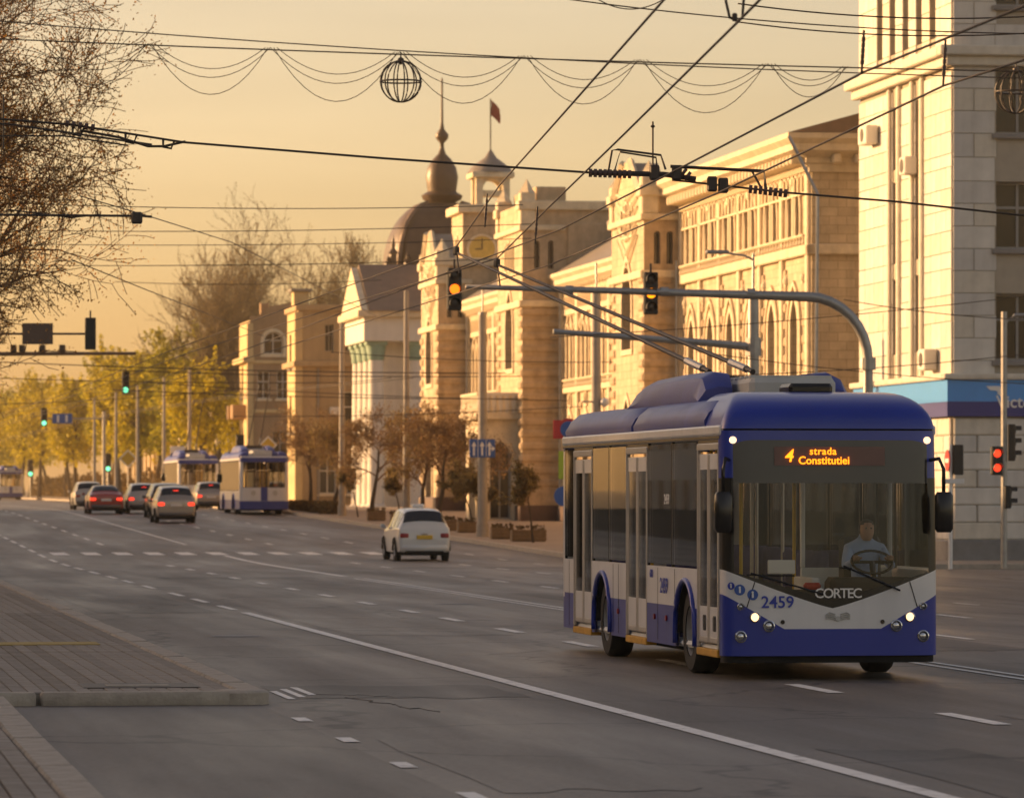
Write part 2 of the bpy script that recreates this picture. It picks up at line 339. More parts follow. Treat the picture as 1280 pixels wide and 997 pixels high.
for a0, a1, b0, b1, m_ in ((5.0, 7.5, 48.3, 51.6, M_patch), (8.2, 10.6, 70, 96, M_patch2), (5.2, 7.4, 84, 99, M_patch), (11.3, 13.5, 34, 44, M_patch2), (15, 16.6, 62, 100, M_patch), (4.9, 6.4, 33, 40, M_patch2), (8.3, 9.5, 30, 38, M_patch), (17.2, 19.4, 110, 140, M_patch2), (9, 13, 118, 121, M_patch)):
    rnp = random.Random(a0); N_ = 9
    pl = [(a0+(a1-a0)*i/N_, b0+rnp.uniform(-.25,.25)) for i in range(N_+1)] + [(a1+rnp.uniform(-.05,.05), b0+(b1-b0)*i/4) for i in range(1,4)] + [(a1-(a1-a0)*i/N_, b1+rnp.uniform(-.25,.25)) for i in range(N_+1)] + [(a0+rnp.uniform(-.05,.05), b1-(b1-b0)*i/4) for i in range(1,4)]
    tr_ = tessellate_polygon([[Vector((p_[0], p_[1], 0)) for p_ in pl]]); B().add([(x_, y_, zg(y_)+.004) for x_, y_ in pl], tr_).obj('asphalt_repair', m_, road)
for a_, b_ in ((6.4, 70), (12.5, 90), (18, 128)):
    B().lathe([(.001,.012),(.3,.012),(.31,.006),(.36,.012),(.4,.004)], 20, (a_, b_, 0)).obj('manhole_cover', M_greypl, road)
def crack(pts, w_): 
    B().tube([(x_, y_, .002) for x_, y_ in pts], w_, 4).obj('crack', M_under_, road)
M_under_ = mat('tar_seal', (.03, .026, .022), .6, .2)
rnp = random.Random(9)
for a_, b_, da, db in ((5.2, 49.6, .9, -.9), (5.6, 48.6, .5, -3.2)):
    crack([(a_+da*i/14+rnp.uniform(-.08,.08), b_+db*i/14+rnp.uniform(-.2,.2)) for i in range(15)], .007)
for k in range(3):                                   # worn hatching off the kerb nose
    mark(4.95 + k*.16, 5.03 + k*.16, 48.2 + k*.5, 50.2 + k*.5, 'hatch_stripe')

isl = struct(B().prism([(-9, 47.3), (4.34, 47.3), (4.34, 112), (-9, 112)], 0, .105, 'z').obj('traffic_island', M_joint, None, rz=TH))
random.seed(4)
w = .16
strip_m = []
for k in range(3):
    strip_m.append(B().cbox(0, w-.014, 0, 15.98, 0, .03, .006).mesh('paver_row'))
for k in strip_m: k.materials.append(M_paver)
M_pv2 = mat('grey_paver_pale', (.31, .27, .23), .85, .25, 2.7, .3, course=(.4, 3.0)); M_pv3 = mat('grey_paver_brown', (.24, .205, .17), .85, .25, 4.1, .3, course=(.4, 3.0))
for k, m in ((1, M_pv2), (2, M_pv3)): strip_m[k].materials[0] = m
for i in range(44):
    a = 4.34 - (i+1)*w
    for j in range(4):
        if 4.2 - (i+1)*w < -9: continue
        b = 47.32 + j*16
        if a < .042*(b)*.0 - 3: continue
        link('paver_row', random.choice(strip_m), isl, (a, b, .1 + random.uniform(-.004, .004)))
ks = [B().cbox(0, .28, 0, 1.95, 0, .165, .03).mesh('kerb_stone', 40), B().cbox(0, 1.95, 0, .28, 0, .165, .025).mesh('kerb_stone', 40)]
for k in ks: k.materials.append(M_kerb)
for j in range(32): link('kerb_stone', ks[0], isl, (4.36 + random.uniform(-.01,.01), 47.55+j*2, -.03 + random.uniform(-.006, .006)))
for j in range(6): link('kerb_stone', ks[1], isl, (2.36 - j*2, 47.02 + random.uniform(-.012,.012), -.03 + random.uniform(-.006,.006)))
cr = B(); cr.lathe([(.001,-.03),(.3,-.03),(.3,.12),(.27,.142),(.001,.142)], 20, (4.36, 47.3, 0)); cr.obj('kerb_stone', M_kerb, isl, 40)
B().cbox(1.9, 3.9, 62.2, 63.2, .128, .142, .004).obj('tactile_strip', M_yell_tact, isl)
B().cbox(-.6, 1.85, 62.2, 63.2, .128, .142, .004).obj('tactile_strip', M_yell_tact, isl)
B().cbox(2.85, 4.05, 48.2, 49.3, .12, .139, .004).obj('hatch_cover', M_iron, isl)
B().cbox(3.1, 3.75, 48.45, 48.75, .139, .147, .004).obj('hatch_plate', M_kerb, isl)

wk = struct(B().prism([(-9, 8), (1.68, 8), (1.68, 47), (-9, 47)], 0, .105, 'z').obj('footway', M_joint, None, rz=TH))
for i in range(26):
    a = 1.68 - (i+1)*w
    for j in range(2): link('paver_row', random.choice(strip_m), wk, (a, 14.5 + j*16, .1 + random.uniform(-.004, .004)))
for j in range(18): link('kerb_stone', ks[0], wk, (1.69 + random.uniform(-.008,.008), 10.5+j*2, -.03 + random.uniform(-.006, .006)))

# pavement on the building side, beyond the side road
pv = sheet('pavement', 25.0, 130, 131.3, 900, .13, M_pave)
kb = B()
bs = [131 + 6*i for i in range(70)]
kb.grid([[(24.7, b, zg(b)-.05), (24.7, b, zg(b)+.145), (25.0, b, zg(b)+.145), (25.0, b, zg(b)+.1)] for b in bs])
kb.grid([[(24.7, 131, -.05), (24.7, 131, .145), (24.7, 131.3, .145), (24.7, 131.3, .1)], [(120, 131, -.05), (120, 131, .145), (120, 131.3, .145), (120, 131.3, .1)]])
struct(kb.obj('kerb', M_kerb, None, 30, rz=TH))

# ------------------------------------------------------------------ building toolkit
def arch_poly(w, h, kind, n=7):                     # opening with its sill at z=0, centred on p=0
    if kind == 'rect': return [(-w/2,0),(w/2,0),(w/2,h),(-w/2,h)]
    if kind == 'round':
        r = w/2; z = h-r; return [(-r,0),(r,0)] + [(r*math.cos(t), z+r*math.sin(t)) for t in [math.pi*i/(2*n) for i in range(2*n+1)]]
    # pointed
    r = w*.95; z = h - math.sqrt(r*r-(r-w/2)**2); a1 = math.acos((r-w/2)/r)
    right = [(-(r-w/2)+r*math.cos(a1*i/n), z+r*math.sin(a1*i/n)) for i in range(n+1)]
    return [(-w/2,0),(w/2,0)] + right + [(-x, zz) for x, zz in reversed(right[:-1])]
def ring(poly, d, y0, y1, open_bottom=True):        # a moulding that follows an opening, d wide outward (or inward if d<0)
    n = len(poly); cx = sum(p[0] for p in poly)/n
    off = []
    for i in range(n):
        a, b, c = poly[i-1], poly[i], poly[(i+1) % n]
        e1 = Vector((b[0]-a[0], b[1]-a[1])); e2 = Vector((c[0]-b[0], c[1]-b[1]))
        e1 = e1.normalized() if e1.length > 1e-6 else e2.normalized(); e2 = e2.normalized() if e2.length > 1e-6 else e1
        nn = Vector((e1.y+e2.y, -e1.x-e2.x)); nn = nn.normalized() if nn.length > 1e-6 else Vector((0,0))
        k = 1/max(.4, nn.dot(Vector((e1.y, -e1.x)))); off.append((b[0]+nn.x*d*k, b[1]+nn.y*d*k))
    m = B(); rows = [[(p[0], y1, p[1]) for p in poly], [(p[0], y0, p[1]) for p in poly], [(p[0], y0, p[1]) for p in off], [(p[0], y1, p[1]) for p in off]]
    m.grid(rows, True); return m
WC = {}
def win_mesh(w, h, kind, style):
    key = (round(w,2), round(h,2), kind, style)
    if key in WC: return WC[key]
    poly = arch_poly(w, h, kind); d = {}
    pm = B(); tr = tessellate_polygon([[Vector((p[0], p[1], 0)) for p in poly]]); pm.add([(p[0], .4, p[1]) for p in poly], tr)
    d['pane'] = pm.mesh('pane'); d['pane'].materials.append(M_pane)
    fw = min(.08, w*.09)
    fr = ring(poly, -fw, .32, .41)
    fr.box(-fw/2, fw/2, .33, .405, 0, h*(.98 if kind == 'rect' else .96))
    if h > 1.4: fr.box(-w/2, w/2, .33, .405, h*.62-fw/2, h*.62+fw/2)
    d['window'] = fr.mesh('window'); d['window'].materials.append(M_framew if 'w' in style else M_frame)
    if 's' in style:
        s = ring(poly, min(.22, w*.2), -.07, .02); d['surround'] = s.mesh('surround'); d['surround'].materials.append(M_lime2)
    if 'l' in style:
        s = B().cbox(-w/2-.15, w/2+.15, -.16, .4, -.16, -.0, .03); d['sill'] = s.mesh('sill'); d['sill'].materials.append(M_greypl if 'w' not in style else M_lime2)
    WC[key] = d; return d
def wall(root, m, outer, wins, plane, at, name='wall'):
    """wins: (centre, sill z, width, height, kind, style). The skin has real openings; plane 'x' faces -x, plane 'y' faces -y."""
    loops = [[(p, z) for p, z in outer]]
    for c, z0, w, h, kind, st in wins: loops.append([(c+p, z0+z) for p, z in arch_poly(w, h, kind)])
    tr = tessellate_polygon([[Vector((p[0], p[1], 0)) for p in l] for l in loops])
    allp = sum(loops, []); f3 = (lambda p, d: (at+d, p[0], p[1])) if plane == 'x' else (lambda p, d: (p[0], at+d, p[1]))
    m3 = B(); m3.add([f3(p, 0) for p in allp], tr)
    for l in loops[1:]: m3.grid([[f3(p, 0) for p in l], [f3(p, .42) for p in l]], True)
    wo = m3.obj(name, m, root)
    for c, z0, w, h, kind, st in wins:
        d = win_mesh(w, h, kind, st)
        loc = (at, c, z0) if plane == 'x' else (c, at, z0)
        fo = link('window', d['window'], root, loc, R(-90) if plane == 'x' else 0)
        for k in ('pane', 'surround', 'sill'):
            if k in d: link(k, d[k], fo)
    return wo
def part(root, name, m, *boxes, c=.04, smooth=False):
    b = B()
    for x in boxes: b.cbox(*x, c=c)
    return b.obj(name, m, root, smooth)
def building(name, label, a, b, cat='building'):
    X, Y = rd(a, b); return thing(name, label, cat, (X, Y, 0), TH)

# ------------------------------------------------------------------ the town hall
ch = building('town_hall', 'long cream limestone town hall with rusticated gabled bays and pointed arch windows', 34.6, 159.6)
Z0 = -.3
def bays(y0, y1, n): return [y0 + (y1-y0)*(i+.5)/n for i in range(n)]
# right block
wl = []
for c in bays(.8, 24.0, 6):
    for d in (-.62, .62): wl.append((c+d, 11.05, .72, 2.35, 'round', 's'))
    wl.append((c, 5.9, 1.25, 3.1, 'pointed', 's'))
    wl.append((c, 1.6, 1.5, 2.7, 'pointed', 's'))
wall(ch, M_lime, [(0,Z0),(24.5,Z0),(24.5,13.7),(0,13.7)], wl, 'x', 0)
wall(ch, M_lime, [(0,Z0),(16,Z0),(16,13.7),(0,13.7)], [(8, 5.9, 1.25, 3.0, 'pointed', 's'), (12, 5.9, 1.25, 3.0, 'pointed', 's'), (8, 11.05, .8, 2.3, 'round', 's')], 'y', 0)
for c in bays(.8, 24.0, 6):                          # outer hood of each pair and of each big arch
    for z, w_, h_ in ((10.95, 2.2, 2.75), (5.75, 2.1, 3.75)):
        o = ring(arch_poly(w_, h_, 'pointed'), .14, -.1, .02).obj('arch_hood', M_lime2, ch, loc=(0, c, z), rz=R(-90))
    part(ch, 'colonnette', M_lime2, (-.12, .06, c-.12, c+.12, 11.0, 13.0))
    part(ch, 'column_capital', M_lime2, (-.18, .06, c-.2, c+.2, 13.0, 13.25))
for c in [.35, 24.1] + [.8 + 23.2*i/6 for i in range(1, 6)]:
    part(ch, 'pilaster', M_lime2, (-.14, .05, c-.22, c+.22, Z0, 13.6))
part(ch, 'string_course', M_lime2, (-.22, .1, -.22, 24.5, 10.45, 10.8)); part(ch, 'string_course', M_lime2, (-.18, .1, -.18, 24.5, 5.1, 5.35))
part(ch, 'string_course', M_lime2, (-.22, 16, -.22, .1, 10.448, 10.802)); part(ch, 'string_course', M_lime2, (-.18, 16, -.18, .1, 5.098, 5.352))
co = B()
prof = [(0,13.3),(-.12,13.3),(-.12,13.55),(-.25,13.62),(-.25,13.78),(-.85,14.0),(-.85,14.22),(-1.05,14.4),(-1.05,14.58),(0,14.62)]
co.grid([[(x, 24.6, z) for x, z in prof], [(x, x, z) for x, z in prof], [(16, x, z) for x, z in prof]])
co.obj('cornice', M_lime2, ch)
md = B().cbox(-.72, -.1, 0, .3, 13.58, 13.9, .05).mesh('modillion'); md.materials.append(M_lime2)
for i in range(40): link('modillion', md, ch, (0, .1 + i*.6, 0))
for i in range(12): link('modillion', md, ch, (.9 + i*.8, 0, 0), R(90))
dn = B().box(-.24, -.02, 0, .16, 13.32, 13.5).mesh('dentil'); dn.materials.append(M_lime2)
for i in range(72): link('dentil', dn, ch, (0, .1 + i*.33, 0))
B().prism([(-1.0,14.6),(16,14.6),(16,15.9),(5.2,16.3)], -1.0, 30, 'y').obj('roof', M_roofb, ch)
# low ranges between the bays
H1 = 12.2
def low_range(y0, y1):
    wl = []
    for c in bays(y0, y1, 5):
        for d in (-.55, .55): wl.append((c+d, 7.3, .7, 2.5, 'pointed', 's'))
        wl.append((c, 3.2, 1.5, 2.6, 'pointed', 's'))
    wall(ch, M_lime, [(y0,Z0),(y1,Z0),(y1,H1-.5),(y0,H1-.5)], wl, 'x', 0)
    for c in bays(y0, y1, 5):
        ring(arch_poly(2.1, 3.3, 'pointed'), .14, -.1, .02).obj('arch_hood', M_lime2, ch, loc=(0, c, 7.1), rz=R(-90))
        ring(arch_poly(.5, .5, 'round'), .12, -.08, .02).obj('roundel', M_lime2, ch, loc=(0, c, 6.2), rz=R(-90))
    for i in range(6): part(ch, 'pilaster', M_lime2, (-.16, .05, y0+.3+(y1-y0-.6)*i/5-.25, y0+.3+(y1-y0-.6)*i/5+.25, Z0, H1-.6))
    part(ch, 'string_course', M_lime2, (-.2, .1, y0, y1, 6.75, 7.0)); part(ch, 'string_course', M_lime2, (-.14, .1, y0, y1, 10.3, 10.5))
    pr = [(0,11.2),(-.1,11.2),(-.2,11.45),(-.55,11.7),(-.55,11.9),(-.7,12.05),(-.7,12.2),(0,12.24)]
    B().grid([[(x, y, z) for x, z in pr] for y in (y0, y1)]).obj('cornice', M_lime2, ch)
    for i in range(int((y1-y0)/.7)): link('dentil', dn, ch, (-.12, y0+.2+i*.7, -1.92))
    B().prism([(-.6,12.2),(14,12.2),(14,13),(5.5,15.4),(4.5,15.4)], y0, y1, 'y').obj('roof', M_roof, ch)
    part(ch, 'plinth', M_plinth, (-.32, .1, y0, y1, Z0, 1.62))
low_range(32.0, 53.8); low_range(61.5, 84.2)
part(ch, 'plinth', M_plinth, (-.32, .1, -.2, 24.5, Z0, .95))
for yd in (38, 46.5, 71):
    part(ch, 'dormer', M_lime2, (1.4, 3.4, yd, yd+1.7, 12.6, 14.2)); part(ch, 'dormer_roof', M_roof, (1.1, 3.6, yd-.2, yd+1.9, 14.2, 14.4))
# corbel tables, carved spandrels and banded masonry
ca_ = ring(arch_poly(.42, .6, 'round', 4), .08, -.14, .02).mesh('corbel_arch'); ca_.materials.append(M_lime2)
rs_ = B().lathe([(.001,-.13),(.1,-.12),(.16,-.06),(.22,-.08),(.26,-.0)], 12, axis='y').mesh('rosette', 30); rs_.materials.append(M_lime2)
for y0, y1, z in ((.5, 24.2, 13.0-.35), (32.3, 53.5, 10.55), (61.8, 84.0, 10.55)):
    for i in range(int((y1-y0)/.62)): link('corbel_arch', ca_, ch, (0, y0+.31+i*.62, z), R(-90))
for y0, y1, n_, zz in ((.8, 24.0, 6, (9.95, 4.75)), (32.0, 53.8, 5, (10.1, 2.7)), (61.5, 84.2, 5, (10.1, 2.7))):
    for c in bays(y0, y1, n_):
        for s_ in (-1, 1): link('rosette', rs_, ch, (0, c+s_*1.45, zz[0]-.25), R(-90))
for y0, y1, z0, z1, n_, ww_ in ((.5, 24.2, 5.6, 10.2, 6, 1.35), (32.3, 53.6, 1.8, 6.4, 5, 1.1), (61.8, 84.0, 1.8, 6.4, 5, 1.1)):
    z = z0; cs = bays(.8, 24.0, 6) if n_ == 6 else bays(y0-.3, y1+.2, 5)
    while z < z1:
        edges = [y0] + [v for c in cs for v in (c-ww_, c+ww_)] + [y1]
        for ya, yb in zip(edges[::2], edges[1::2]):
            if yb-ya > .15: part(ch, 'stone_course', M_limed, (-.075, .03, ya, yb, z, z+.3), c=.04)
        z += .6
for y0, y1, z in ((.5, 24.2, 10.82), (32.3, 53.6, 7.02), (61.8, 84.0, 7.02)):
    bm_ = B().lathe([(.06,0),(.1,.08),(.05,.2),(.07,.3)], 6).mesh('baluster'); bm_.materials.append(M_lime2)
    for i in range(int((y1-y0)/.5)): link('baluster', bm_, ch, (-.14, y0+.2+i*.5, z-.02))
    part(ch, 'balustrade_rail', M_lime2, (-.24, -.04, y0, y1, z+.27, z+.36))
# rusticated gabled bays
def bay(y0, y1, pr, top, gab, slits=True):
    x0 = -pr; c = (y0+y1)/2; wd_ = y1-y0
    outer = [(y0,Z0),(y1,Z0),(y1,top)] + ([(y1-.9,top),(c+.9,gab),(c-.9,gab),(y0+.9,top)] if gab > top else []) + [(y0,top)]
    wall(ch, M_lime, outer, [(c, 8.0, 2.2, 3.6, 'pointed', 's'), (c, 2.0, 2.4, 4.0, 'pointed', 's'), (c, 12.6, .5, 1.3, 'round', 's'), (c-1, 12.6, .5, 1.2, 'round', 's'), (c+1, 12.6, .5, 1.2, 'round', 's')], 'x', x0)
    for yy, sgn in ((y0, -1), (y1, 1)):
        sw = [(x0+pr*.36, top-3.0, .26, 1.3, 'round', 'n'), (x0+pr*.7, top-3.0, .26, 1.3, 'round', 'n')] if slits and sgn < 0 else []
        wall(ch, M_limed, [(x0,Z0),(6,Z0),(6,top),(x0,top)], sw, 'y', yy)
    part(ch, 'bay_top', M_roof, (x0+.05, 6, y0+.05, y1-.05, top-.1, top+.03))
    z = zg(159.6+y0)+1.7; k = 0
    while z < 10.6:                                   # alternating proud stone courses round the corners
        for ya, yb in ((y0-.09, y0+1.0), (y1-1.0, y1+.09)):
            part(ch, 'stone_course', M_limed, (x0-.09, .06 if ya < y0 else x0+.9, ya, yb, z, z+.36), c=.09)
        z += .56; k += 1
    part(ch, 'string_course', M_lime2, (x0-.16, .1, y0-.16, y1+.16, 10.75, 11.05))
    part(ch, 'string_course', M_lime2, (x0-.16, .1, y0-.16, y1+.16, top-1.25, top-1.0))
    part(ch, 'plinth', M_plinth, (x0-.14, .1, y0-.14, y1+.14, Z0, zg(159.6+y0)+.85))
    part(ch, 'parapet', M_lime2, (x0-.2, 3, y0-.2, y0+.75, top-.3, top+.12)); part(ch, 'parapet', M_lime2, (x0-.2, 3, y1-.75, y1+.2, top-.3, top+.12))
    for ya in (y0+.25, y1-.25):
        b = B(); b.cbox(x0-.1, x0+.6, ya-.35, ya+.35, top-1.0, top+.5, .05); b.lathe([(.42, top+.5), (.3, top+.62), (.0001, top+1.15)], 4, (x0+.25, ya, 0)); b.obj('pinnacle', M_lime2, ch)
    if gab > top:
        for s in (-1, 1):
            B().tube([(x0-.04, c+s*(wd_/2-.9), top), (x0-.04, c+s*.9, gab)], .16, 4).obj('gable_coping', M_lime2, ch)
        for i in range(6):                            # herringbone relief on the gable
            for s in (-1, 1): B().tube([(x0-.03, c+s*.15, 11.3+i*.55), (x0-.03, c+s*2.4, 12.5+i*.38)], .07, 4).obj('gable_rib', M_lime2, ch)
        B().prism([(y0+.9,top-.2),(y1-.9,top-.2),(c+.9,gab-.1),(c-.9,gab-.1)], x0+.1, x0+1.1, 'x').obj('gable_roof', M_roof, ch)
bay(24.5, 32.0, 1.5, 14.3, 15.6); bay(53.8, 61.5, 1.9, 15.5, 15.5); bay(84.2, 90.9, 1.7, 14.4, 16.0)
part(ch, 'stepped_attic', M_limed, (.2, 2.2, 53.6, 61.6, 12.2, 14.6)); part(ch, 'stepped_attic', M_limed, (-1.2, .2, 54.2, 61, 15.5, 16.3))
# entrance porch and balcony of the middle bay
wall(ch, M_lime2, [(55.2,Z0),(60.2,Z0),(60.2,5.6),(55.2,5.6)], [(57.7, 1.0, 2.2, 3.9, 'pointed', 's')], 'x', -3.6)
wall(ch, M_lime2, [(-3.6,Z0),(-1.8,Z0),(-1.8,5.6),(-3.6,5.6)], [(-2.7, 1.0, 1.0, 3.6, 'pointed', 's')], 'y', 55.2)
part(ch, 'balcony', M_lime2, (-3.9, -1.8, 54.9, 60.5, 5.6, 5.9), (-3.85, -3.65, 54.95, 60.45, 6.7, 6.85))
for i in range(16): B().lathe([(.07,5.9),(.11,6.1),(.06,6.4),(.09,6.7)], 6, (-3.75, 55.05+i*.355, 0)).obj('baluster', M_lime2, ch)
part(ch, 'balcony_parapet', M_bank, (-3.8, -1.8, 54.95, 55.15, 5.9, 6.85))
for i in range(6): B().lathe([(.07,5.9),(.11,6.1),(.06,6.4),(.09,6.7)], 6, (-3.5+i*.3, 54.97, 0)).obj('baluster', M_lime2, ch)
for yy in (23.9, 33.0, 52.9, 62.3, 83.4):
    B().tube([(-.28, yy, 1.0), (-.28, yy, H1-.8)], .07, 6).obj('downpipe', M_steel, ch)
part(ch, 'core', M_joint, (.5, 16, .5, 90.5, Z0, 12.1))
# clock tower with its lantern and flag
ck = building('clock_tower', 'square stone clock tower with gold dial and open lantern carrying a flag', *ab(-3.3+.6, 258), cat='clock tower')
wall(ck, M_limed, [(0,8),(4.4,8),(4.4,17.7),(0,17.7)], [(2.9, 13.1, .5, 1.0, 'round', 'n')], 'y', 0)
wall(ck, M_lime, [(0,8),(4.4,8),(4.4,17.7),(0,17.7)], [(2.2, 14.5, .8, 1.8, 'round', 's')], 'x', 0)
part(ck, 'core', M_limed, (.5, 4.4, .5, 4.4, -.5, 17.6)); part(ck, 'cornice', M_lime2, (-.3, 4.7, -.3, 4.7, 17.6, 18.05)); part(ck, 'string_course', M_lime2, (-.12, 4.5, -.12, 4.5, 14.1, 14.3)); part(ck, 'string_course', M_lime2, (-.12, 4.5, -.12, 4.5, 12.2, 12.4))
dl = B(); dl.disc((1.05, -.06, 15.6), .72, 28, 'y', .1); dl = dl.obj('clock_dial', M_gold, ck, 30)
rr = ring([(1.05+.72*math.cos(t), 15.6+.72*math.sin(t)) for t in [2*math.pi*i/24 for i in range(24)]], .12, -.16, .0); rr.obj('dial_rim', M_lime2, dl)
B().box(1.02, 1.08, -.14, -.115, 15.6, 16.2).obj('clock_hand', M_iron, dl); B().box(.66, 1.05, -.14, -.116, 15.57, 15.63).obj('clock_hand', M_iron, dl)
for x, y in ((1.05,1.05),(2.55,1.05),(1.05,2.55),(2.55,2.55)): part(ck, 'lantern_post', M_lime2, (x-.2, x+.2, y-.2, y+.2, 18.0, 19.6))
for r_ in (0, 1):
    pl = arch_poly(1.1, .6, 'round')
    ring([(p+1.8, z+18.9) for p, z in pl], .3, .95+r_*1.5, 1.15+r_*1.5).obj('lantern_arch', M_lime2, ck)
part(ck, 'lantern_cornice', M_lime2, (.62, 2.98, .62, 2.98, 19.6, 19.9))
B().lathe([(1.3,19.9),(1.15,20.15),(.7,20.5),(.35,20.75),(.12,21.1),(.05,21.2)], 12, (1.8, 1.8, 0)).obj('lantern_cap', M_roof, ck, True)
B().tube([(1.8,1.8,21.0),(1.8,1.8,24.0)], .04, 6).obj('flagpole', M_iron, ck)
fl = B(); fl.grid([[(1.84 + .1*i + .03*math.sin(i+j), 1.8+.08*math.sin(i*1.3+j*.8), 23.95 - j*.17 - i*.1) for i in range(6)] for j in range(6)]); fl.obj('flag', M_flag, ck, True)
# domed corner house behind
dm = building('domed_house', 'house with dark copper dome, onion lantern and tall spire', *ab(-7.3, 289), cat='building')
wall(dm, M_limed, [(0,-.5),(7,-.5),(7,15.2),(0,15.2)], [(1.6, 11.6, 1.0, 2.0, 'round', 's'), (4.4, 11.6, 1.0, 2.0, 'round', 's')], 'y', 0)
wall(dm, M_lime, [(0,-.5),(7,-.5),(7,15.2),(0,15.2)], [(1.8, 11.6, 1.0, 2.0, 'round', 's'), (5, 11.6, 1.0, 2.0, 'round', 's')], 'x', 0)
part(dm, 'core', M_limed, (.5, 7, .5, 7, -.5, 15.2)); part(dm, 'cornice', M_dome, (-.5, 7.4, -.5, 7.4, 15.2, 16.0))
n = 16
def sqd(r, z, p=4):
    o = []
    for k in range(32):
        t = 2*math.pi*k/32; c_, s_ = math.cos(t), math.sin(t); q = (abs(c_)**p+abs(s_)**p)**(-1/p); o.append((3.5+r*q*c_, 3.5+r*q*s_, z))
    return o
B().grid([sqd(3.05*math.cos(t)**.85+.55, 16.0+4.3*math.sin(t)) for t in [math.pi/2*i/10 for i in range(11)]], True).obj('dome', M_dome, dm, 50)
for sx, sy in ((-1,-1),(1,-1),(-1,1),(1,1)):
    pts = []
    for i in range(9):
        t = math.pi/2*i/9; r = (3.05*math.cos(t)**.85+.55)*.86; pts.append((3.5+sx*r, 3.5+sy*r, 16.0+4.3*math.sin(t)))
    B().tube(pts, .17, 5).obj('dome_rib', M_gold if False else M_roofb, dm, True)
B().lathe([(.6,20.2),(1.2,20.5),(1.3,20.75),(.9,21.0),(.95,21.4),(1.02,21.9),(.9,22.5),(.6,23.0),(.25,23.35),(.14,23.7),(.12,24.0),(.38,24.3),(.42,24.55),(.15,24.9),(.09,25.3),(.06,28.0),(.02,28.1)], 16, (3.5,3.5,0)).obj('onion_lantern', M_dome, dm, 50)
for x, h_ in ((0,1.8),(.9,.9),(-.3,.7),(6.8,1.6)):
    B().lathe([(.22,16),(.22,16+h_*.5),(.32,16+h_*.55),(.12,16+h_*.7),(.14,16+h_*.85),(.01,16+h_*1.15)], 8, (x,.0,0)).obj('pinnacle', M_dome, dm)
# hall with the columned portico
og = building('columned_hall', 'white hall with columned portico, pediment and green capitals', *ab(*(33.6-.151*275, 275)[:1], 275), cat='building')
part(og, 'core', M_white, (1.6, 14, 1.2, 9.0, -.3, 12.6))
wall(og, M_white, [(0.2,-.3),(12,-.3),(12,12.2),(.2,12.2)], [(5, 4.0, 1.1, 3.2, 'rect', 'l'), (8.5, 4.0, 1.1, 3.2, 'rect', 'l')], 'y', .9)
cm = B().lathe([(.62,1.2),(.62,1.5),(.52,1.6),(.5,4),(.44,9.9),(.44,10.02)], 14); cm = cm.mesh('column', 40); cm.materials.append(M_white)
cc = B().lathe([(.46,10.0),(.5,10.1),(.5,10.3),(.6,10.8),(.6,10.9)], 14).cbox(-.62,.62,-.62,.62,10.88,11.1,.03).mesh('capital', 40); cc.materials.append(M_green)
for x, y in [(0,.3),(0,2.9),(0,5.6),(0,8.3),(2.4,.28),(4.8,.26)]:
    k = link('column', cm, og, (x, y, 0)); link('capital', cc, k)
part(og, 'entablature', M_white, (-.8, 12, -.5, 9.1, 11.1, 12.5)); part(og, 'cornice', M_lime2, (-1.2, 12.2, -.9, 9.5, 12.5, 12.9))
B().prism([(-.9,12.9),(9.5,12.9),(4.3,15.6)], -1.0, -.6, 'x').obj('pediment', M_lime2, og)
B().prism([(-1.1,12.85),(9.7,12.85),(4.3,15.8)], -.55, 12, 'x').obj('roof', M_roofb, og)
part(og, 'attic_block', M_white, (4, 9, .5, 5, 13.5, 16.2)); part(og, 'parapet', M_dome, (3.6, 9.3, .2, 5.2, 16.2, 16.6))
part(og, 'step', M_greypl, (-1.6, 8, -1.0, 9.8, -.3, 1.0)); part(og, 'step', M_greypl, (-2.0, 8, -1.4, 10.2, -.3, .85))
# beige three-storey house, brown house, long ochre building
bg = building('beige_house', 'beige rendered house with lit white window and chimney stack', *ab(32-.151*303, 303), cat='building')
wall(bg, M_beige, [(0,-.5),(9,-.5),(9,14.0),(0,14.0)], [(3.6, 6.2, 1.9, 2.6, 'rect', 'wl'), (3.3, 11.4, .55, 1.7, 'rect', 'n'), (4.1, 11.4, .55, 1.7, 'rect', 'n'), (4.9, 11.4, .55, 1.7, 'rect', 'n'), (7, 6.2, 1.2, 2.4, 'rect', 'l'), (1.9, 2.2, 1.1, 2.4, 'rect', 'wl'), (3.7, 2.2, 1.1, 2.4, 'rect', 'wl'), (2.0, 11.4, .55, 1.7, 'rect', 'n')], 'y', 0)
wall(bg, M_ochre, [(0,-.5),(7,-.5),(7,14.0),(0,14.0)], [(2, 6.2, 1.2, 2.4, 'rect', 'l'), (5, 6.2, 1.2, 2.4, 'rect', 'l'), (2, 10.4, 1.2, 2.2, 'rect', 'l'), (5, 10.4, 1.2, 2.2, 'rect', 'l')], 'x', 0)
part(bg, 'core', M_beige, (.5, 9, .5, 7, -.5, 13.9)); part(bg, 'cornice', M_beige, (-.35, 9.2, -.35, 7.2, 10.4, 10.75)); part(bg, 'parapet', M_beige, (-.2, 9.1, -.2, 7.1, 14.0, 14.4))
part(bg, 'pilaster', M_ochre, (-.25, .25, -.12, .5, -.4, 13.9)); part(bg, 'downpipe', M_roof, (1.2, 1.35, -.16, -.02, 0, 10.3)); part(bg, 'air_conditioner', M_white, (2.0, 2.6, -.4, -.01, 7.3, 7.8))
part(bg, 'chimney', M_ochre, (-.1, .9, 2.0, 3.4, 14.3, 15.3)); part(bg, 'chimney_cap', M_roof, (-.3, 1.1, 1.8, 3.6, 15.3, 15.5)); part(bg, 'chimney', M_brown, (6, 7.2, 2, 3.2, 14.3, 16.3))
